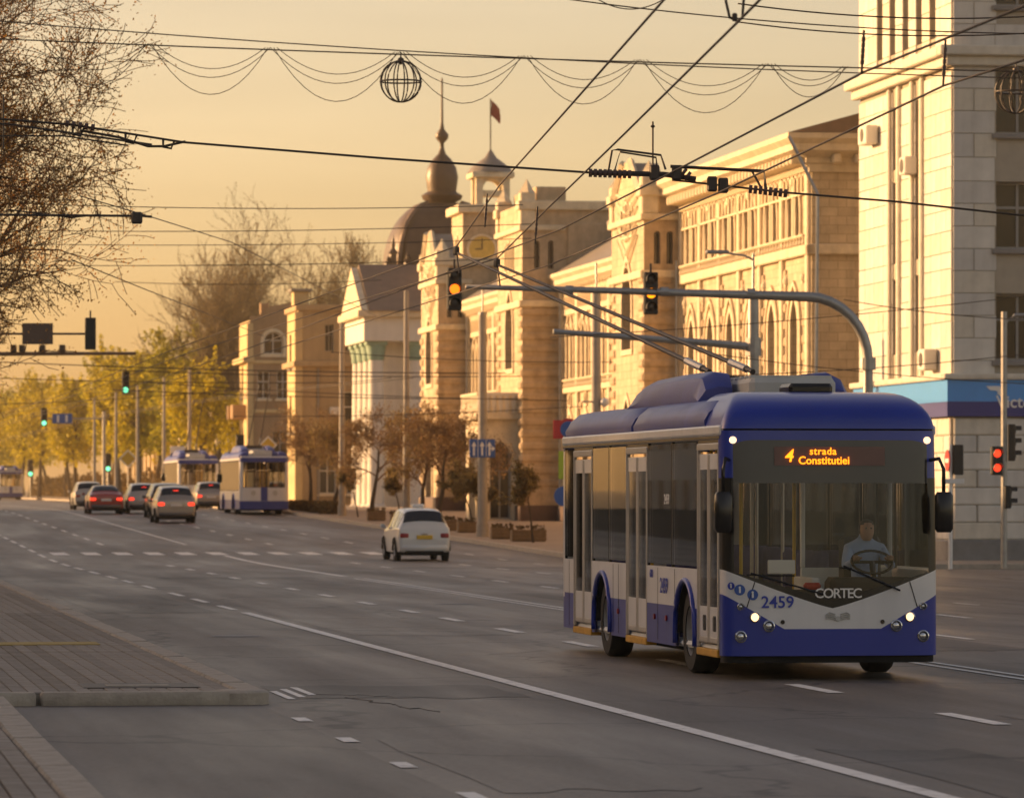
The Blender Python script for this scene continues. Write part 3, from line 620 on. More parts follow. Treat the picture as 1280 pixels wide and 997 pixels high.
bw = building('brown_house', 'brown rendered house with curved parapet beyond the beige house', *ab(32-.151*336, 336), cat='building')
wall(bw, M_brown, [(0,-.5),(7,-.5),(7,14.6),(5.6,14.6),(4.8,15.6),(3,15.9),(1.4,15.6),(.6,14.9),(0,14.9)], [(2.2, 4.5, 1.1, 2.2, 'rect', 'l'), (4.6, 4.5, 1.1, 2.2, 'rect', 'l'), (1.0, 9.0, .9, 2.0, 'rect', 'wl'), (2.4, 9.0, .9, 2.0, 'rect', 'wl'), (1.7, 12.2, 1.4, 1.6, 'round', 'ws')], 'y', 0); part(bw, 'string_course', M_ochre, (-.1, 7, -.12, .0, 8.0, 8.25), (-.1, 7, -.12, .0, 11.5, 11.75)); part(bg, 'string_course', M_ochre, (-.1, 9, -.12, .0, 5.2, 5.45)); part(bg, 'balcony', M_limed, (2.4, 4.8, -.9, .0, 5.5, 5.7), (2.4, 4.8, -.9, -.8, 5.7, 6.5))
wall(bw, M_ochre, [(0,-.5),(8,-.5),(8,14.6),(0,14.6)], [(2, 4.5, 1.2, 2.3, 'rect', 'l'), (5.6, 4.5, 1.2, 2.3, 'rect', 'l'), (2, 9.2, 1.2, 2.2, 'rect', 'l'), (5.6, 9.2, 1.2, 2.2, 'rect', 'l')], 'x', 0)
part(bw, 'core', M_brown, (.5, 7, .5, 8, -.5, 14.5)); part(bw, 'cornice', M_ochre, (-.5, .3, -.3, 8.2, 11.6, 12.0)); part(bw, 'balcony', M_brown, (-1.1, .3, 1.4, 3.2, 7.6, 8.6)); part(bw, 'balcony', M_brown, (-1.1, .3, 5, 6.8, 7.6, 8.6))
part(bw, 'chimney', M_brown, (.9, 1.5, 1.2, 2.0, 14.5, 15.9)); part(bw, 'drainpipe', M_roof, (3.3, 3.45, -.15, -.01, 0, 14)); part(bw, 'pilaster', M_ochre, (-.2, .25, -.12, .4, -.4, 14.4))
lb = building('ochre_building', 'long pale ochre building with grey roof and tall pilasters behind the yellow trees', *ab(38-.151*427, 427), cat='building')
wl = []
for i in range(20):
    for z in (2.6, 6.4, 10.0): wl.append((3+i*6, z, 1.5, 2.3, 'rect', 'l'))
wall(lb, M_ochre, [(0,-.5),(122,-.5),(122,13.8),(0,13.8)], wl, 'x', 0)
wall(lb, M_white, [(0,-.5),(9,-.5),(9,13.8),(0,13.8)], [(2.4, z, 1.2, 2.2, 'rect', 'wl') for z in (2.6, 6.4, 10.0)] + [(6.2, z, 1.2, 2.2, 'rect', 'wl') for z in (2.6, 6.4, 10.0)], 'y', 0)
for i in range(21): part(lb, 'pilaster', M_lime2, (-.4, .1, -.2+i*6, .9+i*6, -.5, 13.3))
part(lb, 'core', M_ochre, (.5, 9, .5, 122, -.5, 13.7)); part(lb, 'cornice', M_lime2, (-.8, 9.4, -.8, 122.6, 13.7, 14.3))
B().prism([(-.6,14.3),(9.4,14.3),(6.5,16.6),(3,16.6)], -.6, 122, 'y').obj('roof', M_roof, lb)
part(lb, 'chimney', M_brown, (3.2, 4.6, 3, 4.4, 16, 18.2))

# ------------------------------------------------------------------ the bank on the corner
bk = building('bank_building', 'tall pale stone corner bank with blue fascia and stone block walls', 34.6, 139.4, cat='bank')
HB = 23.0
colm = [(3.6, .95), (7.0, .95)]
ww = []
for z in (6.55, 10.0, 13.3):
    pass
sw = [(2.1+.0, z, 1.5, 2.05, 'rect', 'l') for z in (6.2, 9.6, 13.1, 17.0)] + [(5.6, z, 1.5, 2.05, 'rect', 'l') for z in (6.2, 9.6, 13.1, 17.0)]
sw = [(c, z, w_, h_, k, 'l') for c, z, w_, h_, k, s in sw]
rec = [(c, z, .85, h_, 'rect', 'n') for c in (4.3, 7.4) for z, h_ in ((6.6, 2.4), (9.5, 2.6), (12.5, 2.0))]
rec += [(c, 16.2, .8, 2.6, 'rect', 'n') for c in (2.4, 4.2, 6.0, 7.8, 9.6)]
w1 = wall(bk, M_joint, [(0,-.3),(16,-.3),(16,HB),(0,HB)], sw + [(9.5, .9, 2.0, 2.8, 'rect', 'n')], 'y', 0)
w2 = wall(bk, M_joint, [(0,-.3),(12.6,-.3),(12.6,HB),(0,HB)], rec, 'x', 0)
pm = [M_bank, M_bank2, M_bank3, M_bank]
PC = {}
def panel(w_, h_, m, t=.05):
    k = (round(w_, 2), round(h_, 2), m.name, t)
    if k not in PC:
        me = B().cbox(0, w_, -t, .0, 0, h_, .014 if t < .08 else .04).mesh('stone_panel'); me.materials.append(m); PC[k] = me
    return PC[k]
def clad(parent, plane, p0, p1, z0, z1, holes, pw, ph, t=.05):
    r = 0; z = z0
    while z < z1 - .05:
        h = min(ph, z1-z); off = (r % 2) * pw/2; p = p0 - off
        while p < p1 - .02:
            segs = [(max(p, p0), min(p+pw, p1))]
            for c, hz, w_, h_, k, s in holes:
                if z + h > hz-.02 and z < hz + h_+.02:
                    ns = []
                    for s0, s1 in segs:
                        l, q = c-w_/2, c+w_/2
                        if q <= s0 or l >= s1: ns.append((s0, s1)); continue
                        if l > s0: ns.append((s0, l))
                        if q < s1: ns.append((q, s1))
                    segs = ns
            for s0, s1 in segs:
                if s1-s0 > .06:
                    me = panel(round((s1-s0-.018)/.03)*.03, h-.018, random.choice(pm), t)
                    if plane == 'y': link('stone_panel', me, parent, (s0+.008, -.002, z+.008))
                    else: link('stone_panel', me, parent, (-.002, s1-.008, z+.008), R(-90))
            p += pw
        z += h; r += 1
# sill heights cut the courses so the panels line up with the openings
def clad_all(parent, plane, p0, p1, zs, holes, pw, ph):
    for za, zb in zip(zs, zs[1:]):
        n_ = max(1, round((zb-za)/ph)); clad(parent, plane, p0, p1, za, zb, holes, pw, (zb-za)/n_+1e-4)
clad_all(w1, 'y', .0, 6.6, [5.75, 6.2, 8.25, 9.6, 11.65, 13.1, 15.15, 15.4], sw, 1.3, .68)
clad(w1, 'y', .0, 6.6, 15.75, 19.2, sw, 1.3, .68)
clad_all(w2, 'x', .0, 12.6, [5.75, 6.6, 9.0, 9.5, 12.1, 12.5, 14.5, 15.0], rec, 1.3, .72)
clad_all(w2, 'x', .0, 12.6, [15.75, 16.2, 18.8, 19.5], rec, 1.4, .9)
clad(w1, 'y', .0, 6.6, .75, 4.5, [], 1.5, .53, .1); clad(w2, 'x', .0, 12.6, .75, 4.5, [], 1.6, .53, .1)
part(bk, 'wall_upper', M_bank, (6.6, 16, -.05, .0-.004, 4.6, HB)); 
part(bk, 'wall_lower', M_bank3, (6.6, 16, -.1, -.004, .75, 4.5))
part(bk, 'core', M_joint, (.5, 16, .5, 12.6, -.3, HB))
part(bk, 'plinth', M_greypl, (-.2, 16, -.2, .0, -.3, .75), (-.2, .0, .0, 12.7, -.3, .75))
part(bk, 'cornice', M_bank2, (-.5, 16, -.5, -.003, 15.45, 15.75), (-.5, -.003, -.003, 12.9, 15.45, 15.75))
part(bk, 'cornice', M_bank2, (-.28, 16, -.28, -.003, 15.15, 15.45), (-.28, -.003, -.003, 12.8, 15.15, 15.45))
part(bk, 'ledge', M_bank2, (-.35, 16, -.35, -.003, 5.62, 5.8), (-.35, -.003, -.003, 12.8, 5.62, 5.8))
for c in (4.3, 7.4):
    for s in (-.65, .65): part(bk, 'pilaster_strip', M_bank2, (-.16, -.03, c+s-.14, c+s+.14, 5.8, 15.1))
fs = part(bk, 'fascia', M_bankblue, (-.22, 16, -.22, -.1, 4.95, 5.62), (-.22, -.1, -.1, 12.7, 4.95, 5.62), c=.005); part(bk, 'fascia_stripe', M_banknavy, (-.225, 16, -.225, -.1, 4.5, 4.95), (-.225, -.1, -.1, 12.7, 4.5, 4.95), c=.005)
text('Victoriabank', .52, M_whsign, fs, (2.62, -.24, 4.93), (R(90), 0, 0), 'fascia_lettering')
B().prism([(.98,5.42),(1.4,5.42),(1.48,5.3),(1.42,5.16),(1.3,5.28),(1.1,5.3)], -.245, -.235, 'y').obj('emblem', M_whsign, fs)
B().prism([(1.32,5.2),(1.65,5.46),(1.45,5.1)], -.246, -.236, 'y').obj('emblem', M_whsign, fs)
text('Victoriabank', .5, M_whsign, fs, (-.24, 6.5, 4.95), (R(90), 0, R(-90)), 'fascia_lettering')
def acunit(x0, x1, y0, y1, z0, z1):
    o = part(bk, 'air_conditioner', M_white, (x0, x1, y0, y1, z0, z1)); B().disc((x0-.01, (y0+y1)/2, (z0+z1)/2), .22, 14, 'x', .02).obj('fan_grille', M_iron, o)
acunit(-.5, -.1, 1.6, 2.5, 5.95, 6.6); acunit(-.5, -.1, 4.2, 5.0, 12.15, 12.7); acunit(-.5, -.1, 9.6, 10.8, 13.5, 14.1)
part(bk, 'parapet', M_bank, (-.6, 16, -.6, 12.9, HB, HB+.8))

# ------------------------------------------------------------------ the other side of the avenue (outside the frame, it shades the roadway)
for i, (b0, ln, h, m, lab) in enumerate(((-10, 70, 14.5, M_ochre, 'ochre apartment block across the avenue facing the island'), (60, 80, 13.5, M_beige, 'beige apartment block across the avenue facing the bank'), (140, 90, 15.0, M_brown, 'brown apartment block across the avenue facing the town hall'), (230, 56, 14.0, M_white, 'white apartment block across the avenue facing the columned hall'))):
    ap = building('apartment_block', lab, -44, b0)
    b = B().box(0, 14, 0, ln, -.3, h); b.obj('wall', m, ap)
    B().prism([(-.5,h),(14.5,h),(7,h+2.2)], -.3, ln+.3, 'y').obj('roof', M_roof, ap)
    wmd = B().box(13.99, 14.06, -.7, .7, 0, 1.8).mesh('window'); wmd.materials.append(M_pane)
    for k in range(int(ln/4)):
        for z in (1.2, 4.8, 8.4): link('window', wmd, ap, (0, 2+k*4, z))
# ------------------------------------------------------------------ trolleybus
LB = 11.6
def plan(s, D=.3, nn=5.0):
    phi = s*math.pi/2; sn, cs = math.sin(phi), max(0, math.cos(phi))
    return 1.25*math.copysign(abs(sn)**(2/nn), sn), D*(1-cs**(2/nn))
def sval(x, D=.3):                                 # parameter s for a given x
    lo, hi = -1, 1
    for _ in range(40):
        m_ = (lo+hi)/2
        if plan(m_)[0] < x: lo = m_
        else: hi = m_
    return lo
def tilt(z): return .0 if z < 1.0 else .045*(z-1.0)**1.3
def strip(zlo, zhi, x0=-1.25, x1=1.25, n=40, rows=5, out=0.0, rear=False):
    s0, s1 = sval(x0) if x0 > -1.25 else -1, sval(x1) if x1 < 1.25 else 1
    # sample evenly in x so the boundaries stay crisp
    ss = [s0 + (s1-s0)*i/n for i in range(n+1)]
    ss = sorted(set([round(v, 5) for v in ss] + [round(sval(x0+(x1-x0)*i/n), 5) for i in range(1, n)]))
    rws = []
    for k in range(rows+1):
        r = []
        for s in ss:
            x, y = plan(s); a, b = zlo(x), zhi(x); z = a + (b-a)*k/rows
            yy = y + tilt(z) - out
            if rear: yy = LB - y*1.0 + out*1.0
            r.append((x*(1+out*.3), yy, z))
        rws.append(r)
    return B().grid(rws)
def c_(v): return lambda x: v
def z1(x): x = abs(x); return .585 if x < .56 else .585 + (x-.56)*.57
def z2(x): return .82 + .44*(abs(x)/1.25)**1.15
def z3(x): return z2(x) + .09*(1-(abs(x)/1.25)**2)
def ztop(x): x = abs(x); return 2.73 if x < .9 else 2.73 - (x-.9)**2*.9

def belt(root, name, m, x, y0, y1, zl, zh, arches, th=.03):
    n = max(2, int((y1-y0)/.05)); rows = []
    for i in range(n+1):
        y = y0 + (y1-y0)*i/n; lo = zl
        for ca, ra in arches:
            if abs(y-ca) < ra: lo = max(lo, .46 + math.sqrt(ra*ra-(y-ca)**2))
        lo = min(lo, zh)
        rows.append([(x, y, lo), (x, y, zh)])
    o = B(); o.grid(rows); o.grid([[(x*.97, p[1], p[2]) for p in r] for r in rows])
    return o.obj(name, m, root)
def wheel(root, x, y, r, w, m=M_rubber, n=22, rimm=None):
    sg = 1 if x > 0 else -1
    t = B().lathe([(r*.6,-w/2),(r*.93,-w/2),(r,-w*.36),(r,w*.36),(r*.93,w/2),(r*.6,w/2)], n, (0,0,0), 'x').obj('tyre', m, None, 40)
    wo = B().lathe([(.0001,w*.2*sg),(r*.25,w*.22*sg),(r*.3,w*.12*sg),(r*.55,w*.2*sg),(r*.6,w*.46*sg),(r*.62,w*.3*sg)], n, (0,0,0), 'x').obj('wheel', rimm or M_rim, root, 30, (x, y, r))
    t.parent = wo
    return wo
def make_bus(root):
    ar = [(2.36, .62), (8.2, .62)]
    # front
    strip(c_(.28), z1).obj('bumper', M_bblue, root, 40)
    strip(lambda x: .2, lambda x: .285, out=-.05).obj('front_valance', M_under, root)
    strip(z1, z2, out=.0).obj('front_panel', M_bwhite, root, 40)
    bz = strip(z2, z3, -1.245, 1.245, out=.0); bz.obj('windscreen_border', M_bdark, root, 40)
    ws = strip(z3, c_(2.24), -1.13, 1.13, rows=8).obj('windscreen', M_wscreen, root, True)
    for sx in (-1, 1):
        a, b = (-1.25, -1.13) if sx < 0 else (1.13, 1.25)
        strip(z3, c_(2.3), a, b, n=10).obj('windscreen_pillar', M_bdark, root, True)
        strip(c_(2.3), c_(2.84), a, b, n=10).obj('corner_panel', M_bblue, root, True)
    strip(c_(2.24), ztop, -1.13, 1.13, rows=5).obj('destination_band', M_bdark if False else mat_band, root, True)
    strip(ztop, c_(2.84), -1.13, 1.13, rows=3).obj('header', M_bblue, root, True)
    # cab roof fairing
    rws = []
    for k in range(10):
        t = k/9; z = 2.86 + .44*math.sin(t*math.pi/2)**.8; sh = 1 - .33*(t**1.2); bk_ = 1.5*(1-math.cos(t*math.pi/2))**1.1
        row = []
        for i in range(41):
            x, y = plan(-1+2*i/40); row.append((x*sh, y+tilt(2.84)+bk_*.75-.02, z))
        row = [(row[0][0], 2.1, z)] + row + [(row[-1][0], 2.1, z)]
        rws.append(row)
    cf = B().grid(rws); tp = rws[-1]; n0 = len(cf.v); cf.add(tp, [tuple(range(len(tp)))]); cf.obj('cab_fairing', M_bblue, root, 40)
    g = strip(c_(2.835), c_(2.865), out=-.03, rows=1); g.obj('roof_gutter', M_under, root)
    for k in range(2): B().box(-.32, .32, .28+k*.1, .32+k*.1, 3.10+k*.055, 3.135+k*.055).obj('vent_slot', M_bdark, root)
    hb = B().cbox(-.26, .26, 1.15, 1.75, 3.27, 3.4, .04).obj('roof_hatch', M_bdark, root)
    # sides
    for x, doors in ((-1.25, [(.36,1.66),(4.95,6.45),(9.05,10.55)]), (1.25, [])):
        cuts = [.3] + [v for d in doors for v in d] + [LB-.3]
        for y0, y1 in zip(cuts[::2], cuts[1::2]):
            if y1-y0 < .1: continue
            belt(root, 'skirt', M_bblue2, x, y0, y1, .3, .78, ar); belt(root, 'side_panel', M_bwhite, x*1.001, y0, y1, .78, 1.24, ar)
            w_ = y1-y0; k = max(1, round(w_/1.7))
            for i in range(k):
                ya, yb = y0+w_*i/k+.03, y0+w_*(i+1)/k-.03
                B().box(min(x*.985, x*.997), max(x*.985, x*.997), ya, yb, 1.27, 2.72).obj('side_window', M_tint, root)
                B().box(min(x*.97, x*.995), max(x*.97, x*.995), yb+.001, yb+.058, 1.24, 2.76).obj('window_pillar', M_bdark, root)
        sg = -1 if x < 0 else 1
        xa, xb = sorted((x*.9, x*1.004))
        B().cbox(xa, xb, .3, LB-.15, 2.74, 2.79, .01).obj('window_header', M_bdark, root)
        B().cbox(*sorted((x*.9, x*1.012)), .25, LB-.15, 2.79, 2.9, .02).obj('roof_stripe', M_bwhite, root)
        for ca, ra in ar:
            pts = [(x*1.012, ca+math.cos(t)*(ra+.02), .46+math.sin(t)*(ra+.02)) for t in [math.pi*(-.06+1.12*i/18) for i in range(19)]]
            B().tube(pts, .035, 6).obj('wheel_arch_trim', M_bblue, root, True)
            bx_ = B(); rin = [[(xx, ca+math.cos(t)*ra, .46+math.sin(t)*ra) for t in [math.pi*i/16 for i in range(17)]] for xx in (x*.99, x*.55)]
            bx_.grid(rin).obj('wheel_housing', M_under, root, True)
        for ca, ra in ar: wheel(root, x-sg*.2, ca, .5, .3)
        for yl in ((3.6, 7.0, 1.78, 4.4) if x < 0 else (3.6, 7.0)): B().disc((x*1.005, yl, .62), .035, 10, 'x', .03).obj('side_marker', M_tailoff, root)
        for d0, d1 in doors:
            fr = B(); xa = x*.985
            fr.cbox(x*1.004, x*.97, d0, d0+.05, .34, 2.62, .01) if x > 0 else fr.cbox(x*1.004, x*.97, d0, d0+.05, .34, 2.62, .01)
            fr.cbox(x*1.004, x*.97, d1-.05, d1, .34, 2.62, .01); fr.cbox(x*1.006, x*.968, d0, d1, 2.62, 2.7, .01)
            dr = fr.obj('door', M_silver, root)
            B().box(x*.992, x*.96, d0, d1, 2.7, 2.745).obj('door_header', M_bdark, dr)
            for h in (0, 1):
                l0 = d0+.06+h*(d1-d0-.1)/2; l1 = l0+(d1-d0-.14)/2
                lf = B(); lf.cbox(x*.995, x*.972, l0, l0+.07, .4, 2.58, .012); lf.cbox(x*.995, x*.972, l1-.07, l1, .4, 2.58, .012); lf.cbox(x*.994, x*.973, l0+.07, l1-.07, .4, .47, .01)
                lf = lf.obj('door_leaf', M_silver, dr)
                B().box(x*.988, x*.98, l0+.07, l1-.07, .82, 2.4).obj('door_glass', M_tint, dr)
                B().box(x*.992, x*.975, l0+.07, l1-.07, .47, .82).obj('door_panel', M_bwhite, dr)
                B().box(x*.992, x*.975, l0+.07, l1-.07, 2.4, 2.58).obj('door_top_panel', M_bwhite, dr)
                if d0 < 1: B().cbox(x*1.004, x*.99, l0+.15, l0+.28, .54, .72, .01).obj('door_vent', M_bdark, dr)
            B().cbox(x*1.01, x*.9, d0+.02, d1-.02, .25, .335, .01).obj('step_edge', M_stepy, dr)
        for yy in (3.08, 4.2, 7.0, 7.4, 10.9):
            if not any(d0-.05 < yy < d1+.05 for d0, d1 in doors): B().box(*sorted((x*1.0015, x*1.0035)), yy-.006, yy+.006, .34, 1.22).obj('panel_seam', M_bdark, root)
        for y0, y1 in ((1.2, 5.9), (6.05, LB-.4)):
            pf = [(x*1.0, 2.9), (x*1.005, 2.98), (x*.96, 3.1), (x*.86, 3.2), (x*.7, 3.24), (x*.62, 3.2), (x*.62, 2.9)]
            ys = [y0 + .0, y0+.12] + [y0+.12+(y1-y0-.24)*i/6 for i in range(1, 6)] + [y1-.12, y1]
            rw = []
            for i, y in enumerate(ys):
                k = .82 if i in (0, len(ys)-1) else 1
                rw.append([(px, y, 2.9+(pz-2.9)*k) for px, pz in pf])
            fo = B().grid(rw); fo.add(rw[0], [tuple(range(len(pf)))]); fo.add(rw[-1], [tuple(range(len(pf)))])
            fo.obj('roof_fairing', M_bblue2, root, 35)
        pf = [(x*.74, 3.12), (x*.76, 3.3), (x*.68, 3.52), (x*.56, 3.6), (x*.42, 3.58), (x*.42, 3.12)]
        rw = [[(px, y, 3.12+(pz-3.12)*k) for px, pz in pf] for y, k in ((3.2,.6),(3.4,.95),(3.6,1),(5.4,1.0),(7.2,.95),(7.9,.72),(8.2,.5))]
        fo = B().grid(rw); fo.add(rw[0], [tuple(range(len(pf)))]); fo.add(rw[-1], [tuple(range(len(pf)))])
        fo.obj('equipment_fairing', M_bblue2, root, 35)
    # roof and equipment
    part(root, 'roof', M_bwhite, (-1.2, 1.2, .5, LB-.1, 2.86, 2.99), c=.05)
    part(root, 'air_conditioning_unit', M_roofeq, (-.45, .6, 2.5, 4.6, 3.0, 3.5), c=.06); part(root, 'resistor_box', M_roofeq, (-.5, .5, 5.0, 7.2, 3.0, 3.42), c=.05); part(root, 'battery_box', M_roofeq, (-.5, .5, 8.5, 10.6, 3.0, 3.3), c=.05)
    for k in range(7): part(root, 'cooling_rib', M_roofeq, (-.42, .57, 2.62+k*.28, 2.74+k*.28, 3.49, 3.53), c=.01)
    # rear
    strip(c_(.3), c_(.72), rear=True).obj('rear_bumper', M_bblue2, root, 40)
    strip(c_(.72), c_(1.4), rear=True).obj('rear_panel', M_bwhite, root, 40)
    strip(c_(1.4), c_(2.7), -1.08, 1.08, rear=True).obj('rear_window', M_smoke2, root, True)
    for a, b in ((-1.25,-1.08),(1.08,1.25)): strip(c_(1.4), c_(2.7), a, b, n=10, rear=True).obj('rear_pillar', M_bwhite, root, True)
    strip(c_(2.7), c_(2.92), rear=True).obj('rear_header', M_bblue2, root, True)
    strip(c_(.73), c_(1.42), -.17, .17, n=8, rear=True, out=.012).obj('rear_stripe', M_bblue2, root, True)
    for x in (-1, 1):
        for z in (.62, .8, .98): B().disc((x*1.02, LB-.07, z), .07, 12, 'y', .06).obj('tail_light', M_tailoff, root)
        B().disc((x*.55, LB+.01, 1.12), .13, 18, 'y', .02).obj('rear_emblem', M_roofeq, root)
    # interior
    part(root, 'floor', M_int, (-1.2, 1.2, .35, LB-.2, .3, .38)); part(root, 'ceiling', M_int, (-1.15, 1.15, .5, LB-.2, 2.76, 2.84))
    part(root, 'dashboard', M_intd, (-1.05, 1.1, .42, .8, .5, 1.02), (.1, 1.1, .55, .95, .9, 1.16), c=.06)
    part(root, 'driver_partition', M_int, (.05, 1.15, 1.95, 2.0, .4, 1.25), c=.01); B().box(.1, 1.1, 1.97, 1.98, 1.25, 2.75).obj('partition_glass', M_wscreen, root); part(root, 'partition_window_frame', M_int, (.05, .1, 1.94, 2.01, 1.25, 2.75), (1.1, 1.15, 1.94, 2.01, 1.25, 2.75), (.1, 1.1, 1.94, 2.01, 2.35, 2.4), c=.01)
    part(root, 'ticket_box', M_int, (-.05, .05, .9, 1.9, .4, 1.15), c=.02)
    for x, y, m in ((-.72,1.7,M_rail),(-.45,2.4,M_silver),(.0,2.1,M_rail),(-.45,4.9,M_rail),(.45,4.9,M_silver),(-.45,6.5,M_rail),(.45,6.5,M_silver),(-.45,9,M_rail),(-1.0,1.75,M_rail)):
        B().tube([(x,y,.38),(x,y,2.76)], .022, 8).obj('grab_pole', m, root)
    for x in (-.45, .45): B().tube([(x,2.2,2.3),(x,10.8,2.3)], .02, 6).obj('handrail', M_silver, root)
    st = B(); st.cbox(-.2, .2, -.2, .2, .42, .5, .04).cbox(-.2, .2, .14, .22, .5, 1.05, .04).box(-.06, .06, -.06, .06, 0, .42); st = st.mesh('passenger_seat', 40); st.materials.append(M_seat)
    for y in (3.2, 4.0, 7.4, 8.2, 9.0, 9.8, 10.6):
        for x in (-.95, .5, .95):
            if x < 0 and any(a-.2 < y < b+.2 for a, b in ((4.95,6.45),(9.05,10.55))): continue
            link('passenger_seat', st, root, (x, y, .38))
    part(root, 'driver_seat', M_intd, (.42, .92, 1.5, 1.62, .85, 1.62), (.42, .92, 1.05, 1.55, .75, .9), (.55, .8, 1.2, 1.4, .38, .76), c=.05)
    sw_ = []
    for i in range(25):
        t = 2*math.pi*i/24; sw_.append((.66+.24*math.cos(t), .88+.1*math.sin(t)*1.0, 1.33+.21*math.sin(t)*.62))
    so = B().tube(sw_, .017, 6).obj('steering_wheel', M_bdark, root, True); B().tube([(.66,.88,1.33),(.66,.78,1.1)], .035, 8).obj('steering_column', M_bdark, root)
    B().tube([(.43,.88,1.33),(.89,.88,1.33)], .02, 6).obj('wheel_spoke', M_bdark, so)
    part(root, 'dash_console', M_redsign, (-.22, -.02, .5, .6, 1.02, 1.1), c=.03); part(root, 'route_card', M_whsign, (-.62, -.3, .62, .66, 1.2, 1.36), c=.01)
    # mirrors, wipers, lamps
    for sx in (-1, 1):
        arm = B().tube([(sx*1.15,.2,2.5),(sx*1.24,.0,2.52),(sx*1.28,-.06,2.4),(sx*1.28,-.06,2.12)], .022, 8)
        mr_ = arm.obj('mirror', M_bdark, root, True)
        B().cbox(sx*1.28-.1, sx*1.28+.1, -.14, .0, 1.68, 2.14, .04).obj('mirror_housing', M_bdark, mr_, 40)
        B().box(sx*1.28-.08, sx*1.28+.08, .001, .004, 1.72, 2.1).obj('mirror_glass', M_pane, mr_)
        wy = lambda x, z: plan(sval(x))[1]+tilt(z)-.03
        w0, w1 = ((-.12, .98), (-.95, 1.22)) if sx < 0 else ((.78, 1.02), (.12, 1.3))
        wp = B().tube([(w0[0], wy(*w0), w0[1]), ((w0[0]+w1[0])/2, wy((w0[0]+w1[0])/2, (w0[1]+w1[1])/2)-.03, (w0[1]+w1[1])/2), (w1[0], wy(*w1), w1[1])], .012, 6).obj('wiper', M_bdark, root)
        B().tube([(w1[0]-.05, wy(w1[0], w1[1]), w1[1]-.02), (w1[0]+(.5 if sx < 0 else .1), wy(w1[0]+.3, w1[1]), w1[1]-.03)], .01, 5).obj('wiper_blade', M_rubber, wp)
        for x, z, r, m in ((.9, .72, .048, M_head), (.74, .62, .055, M_headoff), (1.06, .5, .055, M_headoff), (1.06, .84, .035, M_headoff)):
            y = plan(sval(sx*x))[1]; h = B().lathe([(.0001,-.02),(r*.8,-.015),(r,0),(r*1.15,.015),(r*1.2,.03)], 16, (sx*x, y-.0, z), 'y').obj('headlight', m, root, True)
            B().lathe([(r*1.0,-.03),(r*1.25,-.02),(r*1.3,.02)], 16, (sx*x, y, z), 'y').obj('lamp_rim', M_headoff, h)
        mk = B().disc((sx*1.13, plan(sval(sx*1.13))[1]+tilt(2.7)-.01, 2.73), .04, 12, 'y', .03).obj('marker_lamp', M_head, root)
        x = sx*.58; B().disc((x, plan(sval(x))[1]-.004, .665), .025, 10, 'y', .012).obj('tow_eye_cover', M_bdark, root)
        B().tube([(sx*.99, plan(sval(sx*.99))[1]-.004, .83), (sx*.9, plan(sval(sx*.9))[1]-.004, 1.12)], .006, 4).obj('panel_gap', M_bdark, root)
    tow = B().tube([(-.9,.1,.24),(.9,.1,.24)], .03, 6); part(root, 'chassis', M_under, (-1.0, 1.0, .3, LB-.3, .22, .31))
    # trolley base
    part(root, 'pole_base', M_iron, (-.45, .45, 5.5, 6.2, 3.42, 3.6))
mat_band = mat('destination_glass', (.05, .046, .044), .12, .15, .8)
M_smoke2 = glass('rear_glass', (.65, .62, .58), 1.45)
BX, BY = 2.41 + 1.25*CT, 53.3 + 1.25*ST
bus = thing('trolleybus', 'blue and white trolleybus coming on with lit orange route display and number 2459', 'trolleybus', (BX, BY, 0), TH, 'trolleybuses on the avenue')
make_bus(bus)
far = []
for u, Y, lab in ((23.5, 239, 'blue and white trolleybus seen from behind, last in the row of stopped traffic'), (24.2, 287, 'trolleybus ahead of the other at the kerb stop, its rear turned to us'), (21.8, 490, 'small distant bus far along the avenue')):
    c = copy_tree(bus); a, b = UY(u, Y); X, Yw = rd(a, b + LB); c.location = (X, Yw, zg(b)); c.rotation_euler.z = TH + math.pi; c['label'] = lab; far.append((c, u, Y))
    c.rotation_euler.x = 0
# lettering and marks of the near trolleybus only
def front(x, z, out=.012): return (x, plan(sval(x))[1] + tilt(z) - out, z)
text('2459', .19, mat('number_blue', (.02, .05, .35), .5, .02), bus, front(-.64, .885), (R(90), 0, R(-3)), 'fleet_number', .002)
text('CORTEC', .155, M_whsign, bus, front(.06, .985, .03), (R(90), 0, 0), 'maker_lettering', .003, spacing=.85)
nb = MATS['number_blue']
text('2459', .26, nb, bus, (-1.262, 3.75, 1.0), (R(90), 0, R(-90)), 'fleet_number', .002); text('600', .14, nb, bus, (-1.262, 4.6, 1.14), (R(90), 0, R(-90)), 'phone_lettering', .002)
text('2459', .17, M_whsign, bus, (-1.254, 3.6, 2.05), (R(90), 0, R(-90)), 'fleet_number', .002)
dp = strip(c_(2.44), c_(2.655), -.66, .62, n=20, out=.012); dp = dp.obj('display_panel', M_dispbg, bus, True)
text('4', .2, M_led, dp, front(-.5, 2.545, .03), (R(90), 0, 0), 'route_number', .002, shear=.2)
text('strada', .115, M_led, dp, front(-.1, 2.6, .03), (R(90), 0, 0), 'route_lettering', .002, spacing=1.1); text('Constitutiei', .125, M_led, dp, front(-.09, 2.495, .03), (R(90), 0, 0), 'route_lettering', .002)
em = B()
for sx in (-1, 1):
    for k in range(4): em.tube([(.06+sx*.03, .0, .69+k*.02), (.06+sx*.1, 0, .71+k*.02), (.06+sx*.14, 0, .7+k*.015)], .007, 4)
em.disc((.06, 0, .7), .03, 8, 'y', .01); em.obj('emblem', M_roofeq, bus, loc=(0, -.012, 0))
